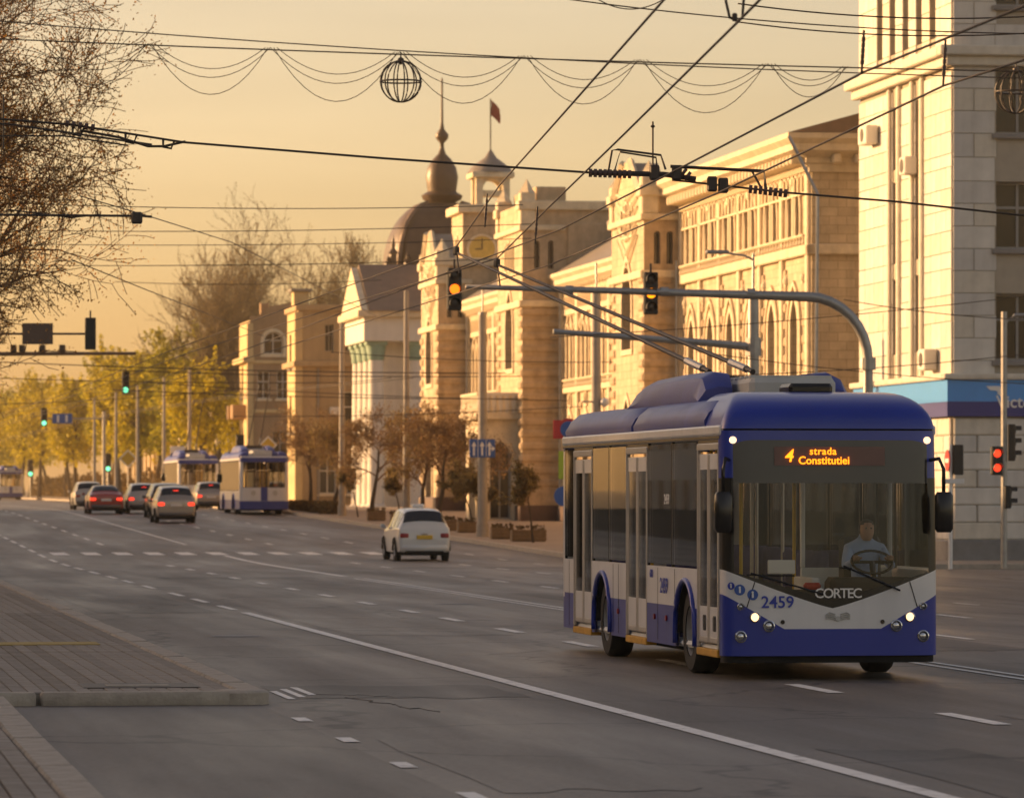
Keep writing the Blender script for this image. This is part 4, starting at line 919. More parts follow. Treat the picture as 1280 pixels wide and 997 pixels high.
for x, z, r, m in ((-1.165, 1.075, .042, nb), (-1.07, 1.03, .062, M_bluesign), (-.925, .975, .062, M_bluesign)):
    ang = -R(30) if x < -1.1 else -R(12)
    so = B().disc((0,0,0), r, 18, 'y', .006).obj('pictogram', m, bus, 30, (x, plan(sval(x))[1]-.006, z), ang)
    q = B(); q.disc((0,-.006,r*.45), r*.22, 8, 'y', .004); q.box(-r*.14, r*.2, -.008, -.004, -r*.55, r*.25); q.obj('pictogram_figure', M_whsign, so)
def trolley_poles(root, ends, bases):
    mi = root.matrix_world.inverted()
    for e, bs in zip(ends, bases):
        e = mi @ Vector(e); bs = Vector(bs); d = (e-bs).normalized()
        p = B().tube([bs, bs+d*.9, e], [.035, .032, .02], 8).obj('trolley_pole', M_iron, root)
        B().tube([bs+d*.25, bs+d*.85], .05, 8).obj('pole_sleeve', M_silver, p)
        B().cbox(e.x-.035, e.x+.035, e.y-.06, e.y+.2, e.z-.03, e.z+.09, .02).obj('collector_shoe', M_iron, p)
        B().tube([e, e+Vector((0,-.25,-.32))], .012, 5).obj('retrieval_rope', M_wire, p)
bpy.context.view_layer.update()
T1, T2 = P(571, 316, 69.6), P(622, 331, 70.2)
trolley_poles(bus, (T1, T2), ((-.28, 5.9, 3.66), (.28, 5.9, 3.66)))
for c, u, Y in far[:2]:
    w0 = c.matrix_world @ Vector((-.25, 11.6, 6.4)); w1_ = c.matrix_world @ Vector((.3, 12.0, 6.5)); trolley_poles(c, (w0, w1_), ((-.3, 5.9, 3.6), (.3, 5.9, 3.6)))

# driver
drv = thing('person', 'bus driver in pale blue shirt holding the steering wheel', 'person', (BX, BY, 0), TH)
dme = bpy.data.meshes.new('body')
V = [(.67,1.3,.95),(.67,1.34,1.15),(.67,1.33,1.4),(.67,1.3,1.52),(.67,1.27,1.6),(.67,1.22,1.68),(.67,1.21,1.75),
     (.48,1.3,1.48),(.40,1.12,1.27),(.47,.93,1.36),(.86,1.3,1.48),(.95,1.12,1.27),(.86,.93,1.36),
     (.58,1.15,.9),(.56,.8,.86),(.57,.78,.5),(.76,1.15,.9),(.78,.8,.86),(.77,.78,.5),(.47,.88,1.37),(.86,.88,1.37)]
E = [(0,1),(1,2),(2,3),(3,4),(4,5),(5,6),(3,7),(7,8),(8,9),(3,10),(10,11),(11,12),(0,13),(13,14),(14,15),(0,16),(16,17),(17,18),(9,19),(12,20)]
RD = [.16,.17,.18,.12,.062,.095,.082,.075,.055,.036,.075,.055,.036,.085,.07,.055,.085,.07,.055,.04,.04]
dme.from_pydata(V, E, []); dme.materials.append(M_shirt); bo = link('body', dme, drv)
sm = bo.modifiers.new('Skin', 'SKIN')
for i, r in enumerate(RD): bo.data.skin_vertices[0].data[i].radius = (r, r*.8 if i in (0,1,2) else r)
bo.data.skin_vertices[0].data[0].use_root = True
bo.modifiers.new('Sub', 'SUBSURF').levels = 2; bo.modifiers['Sub'].render_levels = 2
hd = B()
rowz = [(-.125,.04,.05),(-.1,.062,.078),(-.05,.08,.098),(0,.086,.106),(.045,.084,.104),(.08,.068,.088),(.1,.04,.05),(.108,.002,.002)]
hd.grid([[(.67+rx*math.cos(t), 1.2+ry*math.sin(t) - (.018 if abs(t-4.71) < .3 and -.06 < z < 0 else 0), 1.70+z) for t in [2*math.pi*k/20 for k in range(20)]] for z, rx, ry in rowz], True)
hd.lathe([(.001,-.01),(.02,0),(.001,.012)], 8, (.59, 1.21, 1.695), 'x').lathe([(.001,-.01),(.02,0),(.001,.012)], 8, (.75, 1.21, 1.695), 'x')
hd.obj('head', M_skin, drv, True)
hr = B(); hr.grid([[(.67+rx*1.06*math.cos(t), 1.215+ry*1.06*math.sin(t), 1.707+z*1.04) for t in [math.pi*(-.12+1.24*k/14) for k in range(15)]] for z, rx, ry in rowz[2:5]] + [[(.67+rx*1.08*math.cos(t), 1.2+ry*1.06*math.sin(t)*(1 if math.sin(t) > 0 else .8), 1.712+z*1.05) for t in [2*math.pi*k/14 for k in range(15)]] for z, rx, ry in rowz[4:]]); hr.obj('hair', M_hair, drv, True)
for sx in (-.03, .03): B().disc((.67+sx, 1.097, 1.72), .01, 8, 'y', .006).obj('eye', M_bdark, drv)
B().box(.645, .695, 1.105, 1.115, 1.642, 1.65).obj('mouth', M_redsign, drv)
for sx in (-1, 1):                                   # hands closed on the rim
    hx = .67 + sx*.2
    h = B(); h.cbox(hx-.035, hx+.035, .86, .93, 1.33, 1.41, .02)
    for k in range(4): h.tube([(hx-.03+k*.02, .87, 1.405-k*.003), (hx-.03+k*.02, .835, 1.39), (hx-.03+k*.02, .838, 1.355), (hx-.03+k*.02, .86, 1.34)], [.009,.009,.008,.007], 6)
    h.tube([(hx-sx*.035, .9, 1.36), (hx-sx*.06, .87, 1.375), (hx-sx*.055, .845, 1.385)], [.011,.01,.008], 6); h.obj('hand', M_skin, drv, True)

# ------------------------------------------------------------------ cars
def cr(p0, p1, p2, p3, t):
    return tuple(.5*((2*b)+(-a+c)*t+(2*a-5*b+4*c-d)*t*t+(-a+3*b-3*c+d)*t**3) for a, b, c, d in zip(p0, p1, p2, p3))
def refine(rows, k):
    o = []; n = len(rows)
    for i in range(n-1):
        for j in range(k):
            t = j/k; o.append([cr(a, b, c, d, t) for a, b, c, d in zip(rows[max(i-1,0)], rows[i], rows[i+1], rows[min(i+2,n-1)])])
    o.append(rows[-1]); return o
STY = {  # y, bottom, belt, top, half width, roof half width
 'wagon': [(-2.2,.42,.6,.66,.72,.6),(-2.17,.3,.88,.92,.8,.68),(-2.1,.28,.98,1.06,.84,.66),(-1.86,.26,1.0,1.42,.86,.58),(-1.5,.25,1.0,1.52,.875,.58),(-.7,.24,.97,1.56,.885,.6),(.2,.24,.95,1.53,.885,.6),(.75,.24,.93,1.36,.88,.6),(1.3,.24,.92,1.02,.87,.66),(1.8,.26,.84,.88,.84,.66),(2.1,.3,.7,.74,.76,.6),(2.2,.4,.55,.6,.6,.5)],
 'sedan': [(-2.3,.42,.62,.68,.74,.62),(-2.28,.3,.9,.96,.82,.7),(-2.15,.28,1.0,1.06,.86,.7),(-1.75,.26,1.0,1.09,.88,.68),(-1.2,.25,.98,1.4,.895,.56),(-.6,.24,.96,1.46,.9,.56),(.1,.24,.94,1.45,.9,.56),(.6,.24,.92,1.3,.9,.58),(1.15,.24,.92,1.0,.89,.66),(1.8,.26,.84,.88,.86,.66),(2.2,.3,.7,.74,.78,.6),(2.3,.4,.55,.6,.62,.5)],
 'suv': [(-2.2,.5,.7,.76,.78,.66),(-2.18,.36,1.0,1.04,.84,.72),(-2.1,.34,1.1,1.18,.88,.7),(-1.9,.32,1.12,1.55,.9,.62),(-1.5,.3,1.12,1.66,.92,.62),(-.7,.3,1.1,1.7,.93,.64),(.2,.3,1.08,1.68,.93,.64),(.7,.3,1.06,1.5,.92,.64),(1.2,.3,1.04,1.14,.91,.7),(1.8,.32,.96,1.0,.88,.7),(2.15,.36,.8,.84,.8,.64),(2.25,.46,.6,.66,.64,.54)]}
def make_car(root, sty, m, taxi=False, plate=M_platew, lit=True, n_=3):
    S = STY[sty]; rows = []
    for y, zb, zl, zt, w, wr in S:
        g = zt - zl > .25; zt_ = zt
        h = [(0,zb),(w*.85,zb),(w*.97,zb+.08),(w,zb+(zl-zb)*.45),(w*.985,zl-.06),(w*.96,zl),(wr+.05,zt-.09 if g else zt-.03),(wr*.86,zt-.012),(wr*.45,zt+.012),(0,zt+.02)]
        rows.append([(x, y, z) for x, z in h] + [(-x, y, z) for x, z in reversed(h[:-1])])
    fine = refine(rows, n_); cols = list(map(list, zip(*fine))); fine = list(map(list, zip(*refine(cols, 2))))
    body = B().grid(fine); body.add(fine[0], [tuple(range(len(fine[0])))]); body.add(fine[-1], [tuple(range(len(fine[-1])))])
    body.obj('body', m, root, 50)
    gi = [i for i, s in enumerate(S) if s[3]-s[2] > .25]; g0, g1 = gi[0], gi[-1]
    def patch(name, r0, r1, c0, c1, m_, off):
        sub = [[(p[0]*(1+off*.6), p[1]+ (-off if r1 <= g0*n_+1 else (off if r0 >= g1*n_-1 else 0)), p[2]+off*.6) for p in r[c0:c1+1]] for r in fine[r0:r1+1]]
        return B().grid(sub).obj(name, m_, root, True)
    NC = len(fine[0])-1                                # section columns, right side first
    patch('rear_window', (g0-1)*n_+1, g0*n_+1, 12, NC-12, M_carglass, .012)
    patch('windscreen', g1*n_, (g1+1)*n_-1, 13, NC-13, M_carglass, .012)
    for k, (ra, rb) in enumerate(((g0*n_+1, (g0+1)*n_+1), ((g0+1)*n_+2, (g1-1)*n_-2), ((g1-1)*n_-1, g1*n_))):
        for ca, cb in ((10, 12), (NC-12, NC-10)):
            if rb > ra: patch('side_window', ra, rb, ca, cb, M_carglass, .012)
    y0 = S[1][0]; zl = S[1][2]; w = S[1][4]
    for sx in (-1, 1):
        for yw in (-1.35, 1.38): wheel(root, sx*(S[5][4]-.1), yw, .32, .2, n=18, rimm=M_silver)
        for yw in (-1.35, 1.38):
            pts = [(sx*(S[5][4]+.0), yw+.37*math.cos(t), .32+.37*math.sin(t)) for t in [math.pi*i/10 for i in range(11)]]
            B().tube(pts, .035, 5).obj('wheel_arch', M_under, root)
        tl = B().cbox(min(sx*w*.62, sx*w*1.0), max(sx*w*.62, sx*w*1.0), y0-.035, y0+.16, zl-.2, zl-.04, .04).obj('tail_light', M_tail if lit else M_tailoff, root, 40)
        B().cbox(min(sx*.9, sx*1.06), max(sx*.9, sx*1.06), .8, .95, .95, 1.08, .03).obj('door_mirror', m, root, 40)
    B().cbox(-w*.95, w*.95, y0-.06, y0+.12, .32, .5, .05).obj('rear_bumper', M_cdark if not taxi else m, root, 40)
    B().cbox(-w*.8, w*.8, y0-.03, y0+.12, .22, .33, .03).obj('diffuser', M_under, root)
    po = B().cbox(-.26, .26, y0-.055, y0-.02, zl-.22, zl-.1, .01).obj('number_plate', plate, root)
    if lit: B().cbox(-.12, .12, S[g0][0]-.08, S[g0][0]-.04, S[g0][3]-.07, S[g0][3]-.03, .01).obj('brake_light', M_tail, root)
    part(root, 'underside', M_under, (-.75, .75, -2.0, 2.0, .18, .3))
    if taxi:
        B().cbox(-.2, .2, -.75, -.5, 1.57, 1.69, .05).obj('roof_sign', M_whsign, root, 40)
        B().cbox(-.42, .42, S[2][0]+.02, S[2][0]+.2, 1.05, 1.09, .01).obj('hatch_trim', M_silver, root)
        B().tube([(-.1, y0-.05, .82), (.1, y0-.05, .82)], .02, 5).obj('hatch_handle', M_silver, root)
        B().tube([(.0, S[3][0]-.03, 1.2), (.36, S[3][0]-.06, 1.13)], .012, 5).obj('rear_wiper', M_bdark, root)
def place_car(name, lab, u, Y, sty, m, cat='car', group='cars heading away along the avenue', **k):
    a, b = UY(u, Y); X, Yw = rd(a, b + 2.2)
    r = thing(name, lab, cat, (X, Yw, zg(b+1.5)), TH, group); sl_ = (zg(b+4)-zg(b))/4; make_car(r, sty, m, **k); r.rotation_euler.x = math.atan(sl_); return r
place_car('taxi', 'white estate taxi with roof sign and yellow number plate', 19.6, 148, 'wagon', M_cwhite, 'taxi', taxi=True, plate=M_plate, lit=False).scale = (.97, 1, 1.07)
place_car('sedan_car', 'dark red sedan with both brake lights glowing', 15.6, 241, 'sedan', M_cbrown)
place_car('hatchback_car', 'pale hatchback half hidden ahead of the dark red sedan', 16.1, 263, 'wagon', M_clight, lit=False)
place_car('crossover_car', 'grey crossover waiting last in its lane with brake lights lit', 17.2, 216, 'suv', M_csilver)
place_car('suv_car', 'black sport utility car directly ahead of the grey crossover', 17.85, 229, 'suv', M_cdark)
place_car('compact_car', 'pale compact car ahead of the black sport utility car', 17.7, 243, 'wagon', M_clight)
place_car('small_car', 'small silver car in front of the rearmost stopped trolleybus', 22.9, 263, 'wagon', M_csilver)
# ------------------------------------------------------------------ trees
def rv(rn): 
    while True:
        v = Vector((rn.uniform(-1,1), rn.uniform(-1,1), rn.uniform(-1,1)))
        if .05 < v.length < 1: return v.normalized()
def branch_tree(seed, h, trunk_r, clear, spread, levels=4, kids=(7,5,4,4), up=.35, lens=(.45,.5,.5,.5), twig_r=.008, env=None, lean=.05, leaf=None):
    """returns (trunk B, limbs B, leaf points): tapered limbs that fork into twigs"""
    rn = random.Random(seed); tr = B(); lm = B(); tips = []
    def grow(p, d, L, r, lev):
        n = 4 if lev < 2 else 3; pts = [p]; rad = [r]; q = p.copy(); dd = d.copy()
        for i in range(n):
            dd = (dd + rv(rn)*(.16 if lev < 2 else .26) + Vector((0,0,1))*up*.18).normalized(); q = q + dd*(L/n); pts.append(q.copy()); rad.append(max(twig_r, r*(1-.72*(i+1)/n)))
        (tr if lev == 0 else lm).tube(pts, rad, 7 if lev == 0 else (5 if lev == 1 else 3), False)
        if lev >= levels:
            for i in range(1, n+1): tips.append((pts[i], dd))
            return
        k = kids[lev]
        for i in range(k):
            t = (clear if lev == 0 else .25) + (1-(clear if lev == 0 else .25))*(i+rn.uniform(.2,.9))/k
            f = min(t, .999)*n; j = int(f); pp = pts[j].lerp(pts[j+1], f-j); rr = rad[j]+(rad[j+1]-rad[j])*(f-j)
            side = rv(rn); side = (side - dd*side.dot(dd)).normalized()
            an = rn.uniform(.6, 1.15)*spread; nd = (dd*math.cos(an) + side*math.sin(an) + Vector((0,0,up*.5))).normalized()
            grow(pp, nd, L*lens[lev]*rn.uniform(.75,1.25)*(1.15-.35*t if lev == 0 else 1), max(twig_r, rr*.62), lev+1)
        if lev > 0: tips.append((pts[-1], dd))
    grow(Vector((0,0,-.1)), Vector((rn.uniform(-lean,lean), rn.uniform(-lean,lean), 1)).normalized(), h*.8 if levels > 2 else h, trunk_r, 0)
    return tr, lm, tips
def leaves(tips, per, size, spreadr, seed, clip=None):
    rn = random.Random(seed); b = B()
    for p, d in tips:
        for _ in range(per):
            c = p + rv(rn)*rn.uniform(0, spreadr); u = rv(rn); w = u.cross(rv(rn)).normalized(); s = size*rn.uniform(.6,1.3)
            b.add([c-u*s*.5-w*s*.3, c+u*s*.5-w*s*.3, c+u*s*.6+w*s*.3, c-u*s*.4+w*s*.35], [(0,1,2,3)])
    return b
def foliage_points(seed, c, rx, rz, nb, per, br):      # clumps spread through an uneven crown
    rn = random.Random(seed); tips = []
    for _ in range(nb):
        v = rv(rn); k = rn.uniform(.35, 1)**.6; bc = Vector((c[0]+v.x*rx*k, c[1]+v.y*rx*k, c[2]+v.z*rz*k)); r = br*rn.uniform(.6,1.3)
        for _ in range(per):
            q = rv(rn); tips.append((bc + q*r*rn.uniform(.5,1), q))
    return tips
PROTO = {}
def tree_parts(key):
    if key in PROTO: return PROTO[key]
    kind, sd = key
    if kind == 'linden':                               # pollarded street tree in bud
        tr, lm, tips = branch_tree(sd, 3.9, .12, .52, 1.0, 4, (8,6,5,4), .25, (.58,.55,.55,.6), .007)
        lf = leaves(tips, 2, .06, .22, sd)
        ms = [('trunk', tr, M_bark, 40), ('limbs', lm, M_twig, True), ('crown', lf, M_leafb if sd % 2 else M_leafr, False)]
    elif kind == 'sapling':
        tr, lm, tips = branch_tree(sd, 2.7, .05, .6, .9, 3, (7,5,4), .3, (.36,.5,.5), .006)
        ms = [('trunk', tr, M_bark, 40), ('limbs', lm, M_twig, True), ('crown', leaves(tips, 7, .09, .2, sd), M_leafr, False)]
    elif kind == 'bare':                               # tall poplar, leafless
        tr, lm, tips = branch_tree(sd, 19, .4, .22, .72, 4, (20,9,6,4), .5, (.5,.5,.5,.55), .014)
        ms = [('trunk', tr, M_barkl, 40), ('limbs', lm, M_barkl, True), ('crown', leaves(tips, 1, .12, .15, sd), M_leafr, False)]
    elif kind == 'budding':                            # old avenue tree with sparse first leaves
        tr, lm, tips = branch_tree(sd, 13.0, .28, .3, .85, 4, (22,9,7,5), .12, (.44,.5,.5,.55), .008)
        ms = [('trunk', tr, M_bark, 40), ('limbs', lm, M_twig, True), ('crown', leaves(tips, 4, .04, .25, sd), M_leafo, False)]
    else:                                              # spring: full pale green crown
        rn = random.Random(sd); h = 13 + rn.uniform(-2, 3)
        tr, lm, tips = branch_tree(sd, h, .26, .38, .7, 3, (13,6,4), .4, (.34,.5,.5), .02)
        fp = foliage_points(sd, (0,0,h*.66), 3.4, h*.33, 62, 26, 1.0)
        ms = [('trunk', tr, M_bark, 40), ('limbs', lm, M_bark, True), ('crown', leaves(fp + tips, 3, .24, .3, sd), M_leafy if sd % 3 else M_leafg, False)]
    out = []
    for n_, b, m, s in ms:
        me = b.mesh(n_, s); me.materials.append(m); out.append((n_, me))
    PROTO[key] = out; return out
def put_tree(name, lab, key, a, b, sc=1.0, rz=0, group=None, cat='tree', base=.13):
    X, Y = rd(a, b); r = thing(name, lab, cat, (X, Y, zg(b)+base), rz, group); r.scale = (sc, sc, sc)
    for n_, me in tree_parts(key):
        o = link(n_, me, r)
    return r
def tu(u, Y): return UY(u, Y)
for i, (x, Y, sc) in enumerate(((545, 197, 1.12), (527, 204, 1.08), (465, 219, 1.1), (415, 235, 1.05), (388, 246, 1.08))):
    u = ((x-640)/5880 + .151)*Y; lab = ['pollarded street tree with red-brown budding crown beside the lane sign pole', 'budding street tree behind the one beside the lane sign pole', 'leaning budding street tree in front of the columned hall', 'budding street tree in front of the beige house', 'budding street tree next to the low hedge by the stopped trolleybus'][i]
    put_tree('street_tree', lab, ('linden', 11+i), *tu(u, Y), sc, i*1.3, 'street trees along the kerb')
for i, (x, Y, sc) in enumerate(((592, 189, .95), (606, 184, .9), (667, 171, 1.0), (500, 209, .9), (448, 226, .9))):
    u = ((x-640)/5880 + .151)*Y; lab = ['slender yellowish sapling beside the planters', 'thin sapling next to the lane sign pole', 'sapling standing alone by the last planter', 'sapling between two budding street trees', 'sapling beside the grey lamp mast'][i]
    put_tree('sapling_tree', lab, ('sapling', 31+i), *tu(u, Y), sc, i*2.1, 'saplings along the kerb')
put_tree('bare_tree', 'tall bare poplar with long upswept twigs behind the brown house', ('bare', 3), *tu(35.8, 378), .92, .4, 'tall bare trees')
put_tree('bare_tree', 'bare tree rising above the roof of the beige house', ('bare', 5), *tu(41.0, 372), .9, 2.0, 'tall bare trees')
put_tree('bare_tree', 'bare tree with low spreading branches above the stopped trolleybuses', ('bare', 8), *tu(32.2, 366), .78, 1.1, 'tall bare trees')
put_tree('avenue_tree', 'big dark budding tree overhanging the island', ('budding', 21), *tu(.6, 94), 1.0, .3, 'old trees by the island', base=.1)
put_tree('avenue_tree', 'dark budding tree behind the one overhanging the island', ('budding', 22), *tu(1.1, 118), .95, 1.9, 'old trees by the island', base=0)
rn = random.Random(77); k = 0
SPR = [(29.0, 345), (33.5, 352), (30.0, 372), (28.0, 395), (31.5, 405), (29.0, 428), (33.0, 440), (30.5, 462), (28.0, 480), (33, 500), (30, 525), (27.5, 545), (32, 570), (29, 600), (33, 630), (30, 660), (28, 700), (34, 720), (31, 760), (29, 800), (26, 560), (25.5, 620), (27, 680)]
for i, (u, Y) in enumerate(SPR):
    put_tree('spring_tree', 'yellow-green spring tree in the row lining the far avenue', ('spring', 40 + i % 5), *tu(u, Y), (1.0 if Y > 360 else .72)*rn.uniform(.9, 1.12), rn.uniform(0, 6), 'spring trees lining the avenue')
for i in range(7):                                     # the opposite kerb, outside the frame: dapples the light
    put_tree('roadside_tree', 'leafy tree across the avenue on the opposite pavement', ('spring', 40 + i % 5), -22, 30 + i*30, .95, i*1.7, 'trees on the opposite pavement', base=0)

# ------------------------------------------------------------------ poles, masts, lamps
def pole(name, lab, u, Y, h, r0, r1, m=M_conc, rod=0, cat='pole', group=None, base=.13):
    a, b = UY(u, Y); X, Yw = rd(a, b); z = zg(b)+base; o = thing(name, lab, cat, (X, Yw, z), TH, group)
    B().tube([(0,0,-.2),(0,0,h)], [r0, r1], 12).obj('shaft', m, o, 40)
    B().tube([(0,0,-.05),(0,0,.5)], [r0*1.25, r0*1.2], 12).obj('foot', m, o, 40)
    if rod: B().tube([(0,0,h-.1),(0,0,h+rod)], .035, 8).obj('rod', M_steel, o); B().tube([(0,0,h-.08),(0,0,h+.04)], r1*1.2, 10).obj('cap', M_steel, o)
    return o, z
GP = 'masts along the kerb'
pA, zA = pole('lane_sign_pole', 'thick concrete mast carrying the blue lane arrows sign', 26.2, 181, 8.6, .2, .15, rod=1.0, group=GP)
sg_ = B().cbox(-.55, .45, -.28, -.24, 3.05, 3.75, .02).obj('lane_sign', M_bluesign, pA)
for k, x in enumerate((-.38, -.06)):
    B().box(x-.035, x+.035, -.29, -.282, 3.12, 3.5).add([(x-.1,-.286,3.48),(x+.1,-.286,3.48),(x,-.286,3.66)], [(0,1,2)]).obj('arrow', M_whsign, sg_)
B().box(.19, .26, -.29, -.282, 3.12, 3.5).add([(.12,-.286,3.48),(.33,-.286,3.48),(.225,-.286,3.66)], [(0,1,2)]).box(.26,.35,-.29,-.282,3.36,3.43).add([(.33,-.286,3.28),(.33,-.286,3.5),(.44,-.286,3.395)], [(0,1,2)]).obj('arrow', M_whsign, sg_)
for x in (-.22, .1): B().box(x-.01, x+.01, -.289, -.282, 3.08, 3.72).obj('divider_line', M_whsign, sg_)
pB, zB = pole('wire_mast', 'concrete mast with a camera in front of the gabled bay', 26.3, 155.7, 8.7, .19, .14, rod=.9, group=GP)
cmr = B().tube([(0,0,5.0),(-.5,-.1,5.0)], .03, 6).obj('camera_bracket', M_steel, pB); B().lathe([(.001,.12),(.12,.1),(.15,0),(.13,-.1),(.001,-.2)], 12, (.25,-.2,5.0)).obj('dome_camera', M_whsign, pB, True)
pC, zC = pole('lamp_mast', 'grey lamp mast with short luminaire arm and horizontal pipe', 26.3, 130, 7.6, .2, .15, M_steel, rod=1.2, cat='street lamp', group=GP, base=0)
B().tube([(0,0,8.6),(-.25,-.02,8.72),(-.85,-.05,8.8)], .03, 6).obj('lamp_arm', M_steel, pC); B().cbox(-1.35, -.7, -.16, .06, 8.76, 8.86, .04).obj('luminaire', M_steel, pC)
B().tube([(0,0,6.2),(-1.2,0,6.3),(-5.6,0,6.6)], [.12,.1,.07], 8).obj('mast_arm', M_steel, pC); B().tube([(0,0,5.95),(0,0,6.45)], .22, 10).obj('clamp', M_steel, pC)
for x in (-.05, .4): B().lathe([(.16,-.05),(.2,0),(.16,.05)], 14, (x+.2, -.25, 4.6), 'x').obj('cable_coil', M_wire, pC)
pE, zE = pole('lamp_mast', 'slim pale mast standing before the beige house', 26.3, 229, 9.4, .17, .11, M_conc, group=GP)
pF, zF = pole('wire_mast', 'tall pale mast standing before the columned hall', 26.3, 204.6, 10.2, .17, .1, M_conc, group=GP)
for i, (x, Y) in enumerate(((237, 315), (205, 337), (172, 364), (145, 389), (118, 418))):
    u = ((x-640)/5880+.151)*Y; pole('wire_mast', 'slender mast among the yellow trees of the far avenue', u, Y, 9.0, .16, .1, M_conc, group='far masts')
B_ = None
# signal mast with the long curved arm
pD, zD = pole('signal_mast', 'grey mast with long curved arm carrying two amber traffic lights', 26.75, 118, 5.5, .17, .12, M_steel, cat='traffic mast', base=0)
arm = [(0,0,5.4)] + [(-1.55*(1-math.cos(t)), 0, 5.45+1.62*math.sin(t)) for t in [math.pi/2*i/8 for i in range(9)]] + [(-4,0,7.13),(-7,0,7.2),(-10.2,0,7.26)]
B().tube(arm, [.13]*10+[.1,.08,.06], 10).obj('curved_arm', M_steel, pD, True); B().tube([(0,0,5.25),(0,0,5.55)], .2, 12).obj('flange', M_steel, pD)
for x in (-3.0, -5.2, -7.6): B().tube([(x-.1,0,7.12+.03*abs(x)/3),(x+.1,0,7.12+.03*abs(x)/3)], .12, 10).obj('arm_joint', M_steel, pD)

# ------------------------------------------------------------------ traffic lights
SIG = {}
def signal(lab, X, Y, zc, lit, h=1.05, rz=TH, group='traffic lights facing us', back=False, hang=True, amber=M_orange_l):
    o = thing('traffic_light', lab, 'traffic light', (X, Y, zc-h/2), rz + (math.pi if back else 0), group)
    w = h*.34; s = h/1.05
    B().cbox(-w/2, w/2, -.08*s, .1*s, 0, h, .03*s).obj('housing', M_sigb, o)
    for k in range(3):
        z = h*(.17+.33*k); on = {0:'g', 1:'a', 2:'r'}[k] == lit
        B().lathe([(.0001,-.1*s),(.09*s,-.095*s),(.125*s,-.08*s)], 18, (0,0,z), 'y').obj('lens', {'g':M_green_l,'a':amber,'r':M_red_l}[lit] if on else M_lens, o, True)
        v = B(); rws = []
        for yy in (-.07*s, -.24*s):
            rws.append([(.14*s*math.cos(t), yy, z+.14*s*math.sin(t)) for t in [math.pi*(-.12+1.24*i/12) for i in range(13)]])
        v.grid(rws).obj('visor', M_sigb, o, True)
    if hang: B().tube([(0,0,h),(0,0,h+.22)], .03, 6).obj('hanger', M_iron, o)
    return o
p = P(568, 362, 117.2); signal('amber traffic light at the tip of the curved mast arm, more orange than the other', p.x, p.y-.2, p.z, 'a', amber=M_amber_l)
p = P(813, 367, 117.5); signal('amber traffic light midway along the curved mast arm', p.x, p.y-.2, p.z, 'a')
def gsig(px, py, Y, h, lab):
    p = P(px, py, Y); return signal(lab, p.x, p.y, p.z, 'g', h, group='green traffic lights down the avenue')
gsig(157, 478, 235, 1.1, 'green traffic light hanging over the middle of the avenue'); gsig(55, 521, 330, 1.3, 'green traffic light beside the small blue lane board')
g1 = gsig(300, 558, 262, 1.35, 'green traffic light above the rearmost stopped trolleybus'); g2 = gsig(135, 578, 384, 1.5, 'green traffic light on a post among the far trees'); g3 = gsig(38, 585, 520, 1.9, 'green traffic light farthest down the avenue')
for g in (g1, g2, g3):
    B().tube([(0,.12,-g.location.z+1.3),(0,.12,.5)], .07, 8).obj('post', M_steel, g)
p = P(113, 417, 147); s_ = signal('traffic light seen from its back on an arm over the lanes', p.x, p.y, p.z, '-', 1.0, back=True, group='traffic lights seen from behind')
# arm from the near side that carries it together with the back of a sign
sa = thing('sign_gantry', 'horizontal arm carrying the brown back of a road sign', 'gantry', tuple(P(-420, 619, 147))[:2] + (0,), 0)
q0 = P(-420, 417, 147)
B().tube([(0,0,0),(0,0,q0.z+.4)], [.16,.11], 10).obj('shaft', M_steel, sa); B().tube([(0,.1,q0.z),(P(113,417,147).x-q0.x+.1,.1,q0.z)], .035, 8).obj('arm', M_backsign, sa)
sx_ = P(47,417,147).x-q0.x; B().cbox(sx_-.48, sx_+.48, -.02, .02, q0.z-.33, q0.z+.33, .01).obj('sign_panel', M_backsign, sa)
# camera gantry lower down
ga = thing('camera_gantry', 'straight gantry bar with a row of small cameras on top', 'gantry', tuple(P(-200, 619, 205))[:2] + (0,), 0)
q0 = P(-200, 443, 205); L_ = P(170, 443, 205).x - q0.x
B().tube([(0,0,0),(0,0,q0.z+.2)], [.18,.13], 10).obj('shaft', M_steel, ga); B().tube([(0,0,q0.z),(L_,0,q0.z+.05)], [.12,.07], 8).obj('bar', M_backsign, ga)
for x in (17, 28, 53, 78): xx = P(x,443,205).x-q0.x; B().cbox(xx-.13, xx+.13, -.3, .2, q0.z+.12, q0.z+.42, .03).obj('camera_box', M_iron, ga)
# side street signals by the bank
def post(name, lab, px, Y, h, cat, r=.07, m=M_whsign):
    p = P(px, 619, Y); o = thing(name, lab, cat, (p.x, Y, .13), TH); B().tube([(0,0,-.1),(0,0,h)], r, 10).obj('post', m, o); return o
q = post('signal_post', 'tall grey post with side facing signal and crooked lamp arm beside the bank', 1255, 134, 7.2, 'signal post', .085, M_steel)
B().tube([(0,0,6.4),(.05,0,6.9),(.3,0,7.1),(1.4,0,7.15)], .05, 8).obj('top_arm', M_steel, q)
def sig_part(parent, x, y, z, h, lit, rz, name='signal_head'):
    hd_ = B().cbox(-.16, .16, -.1, .1, 0, h, .03).obj(name, M_sigb, parent, loc=(x, y, z), rz=rz)
    n = 3 if h > .9 else 2
    for k in range(n):
        zz = h*(k+.5)/n; B().lathe([(.0001,-.13),(.08,-.125),(.11,-.1)], 14, (0,0,zz), 'y').obj('lens', M_red_l if (lit and (k >= n-2)) else M_lens, hd_, True)
        B().grid([[(.13*math.cos(t), yy, zz+.13*math.sin(t)) for t in [math.pi*i/10 for i in range(11)]] for yy in (-.1, -.28)]).obj('visor', M_sigb, hd_, True)
    return hd_
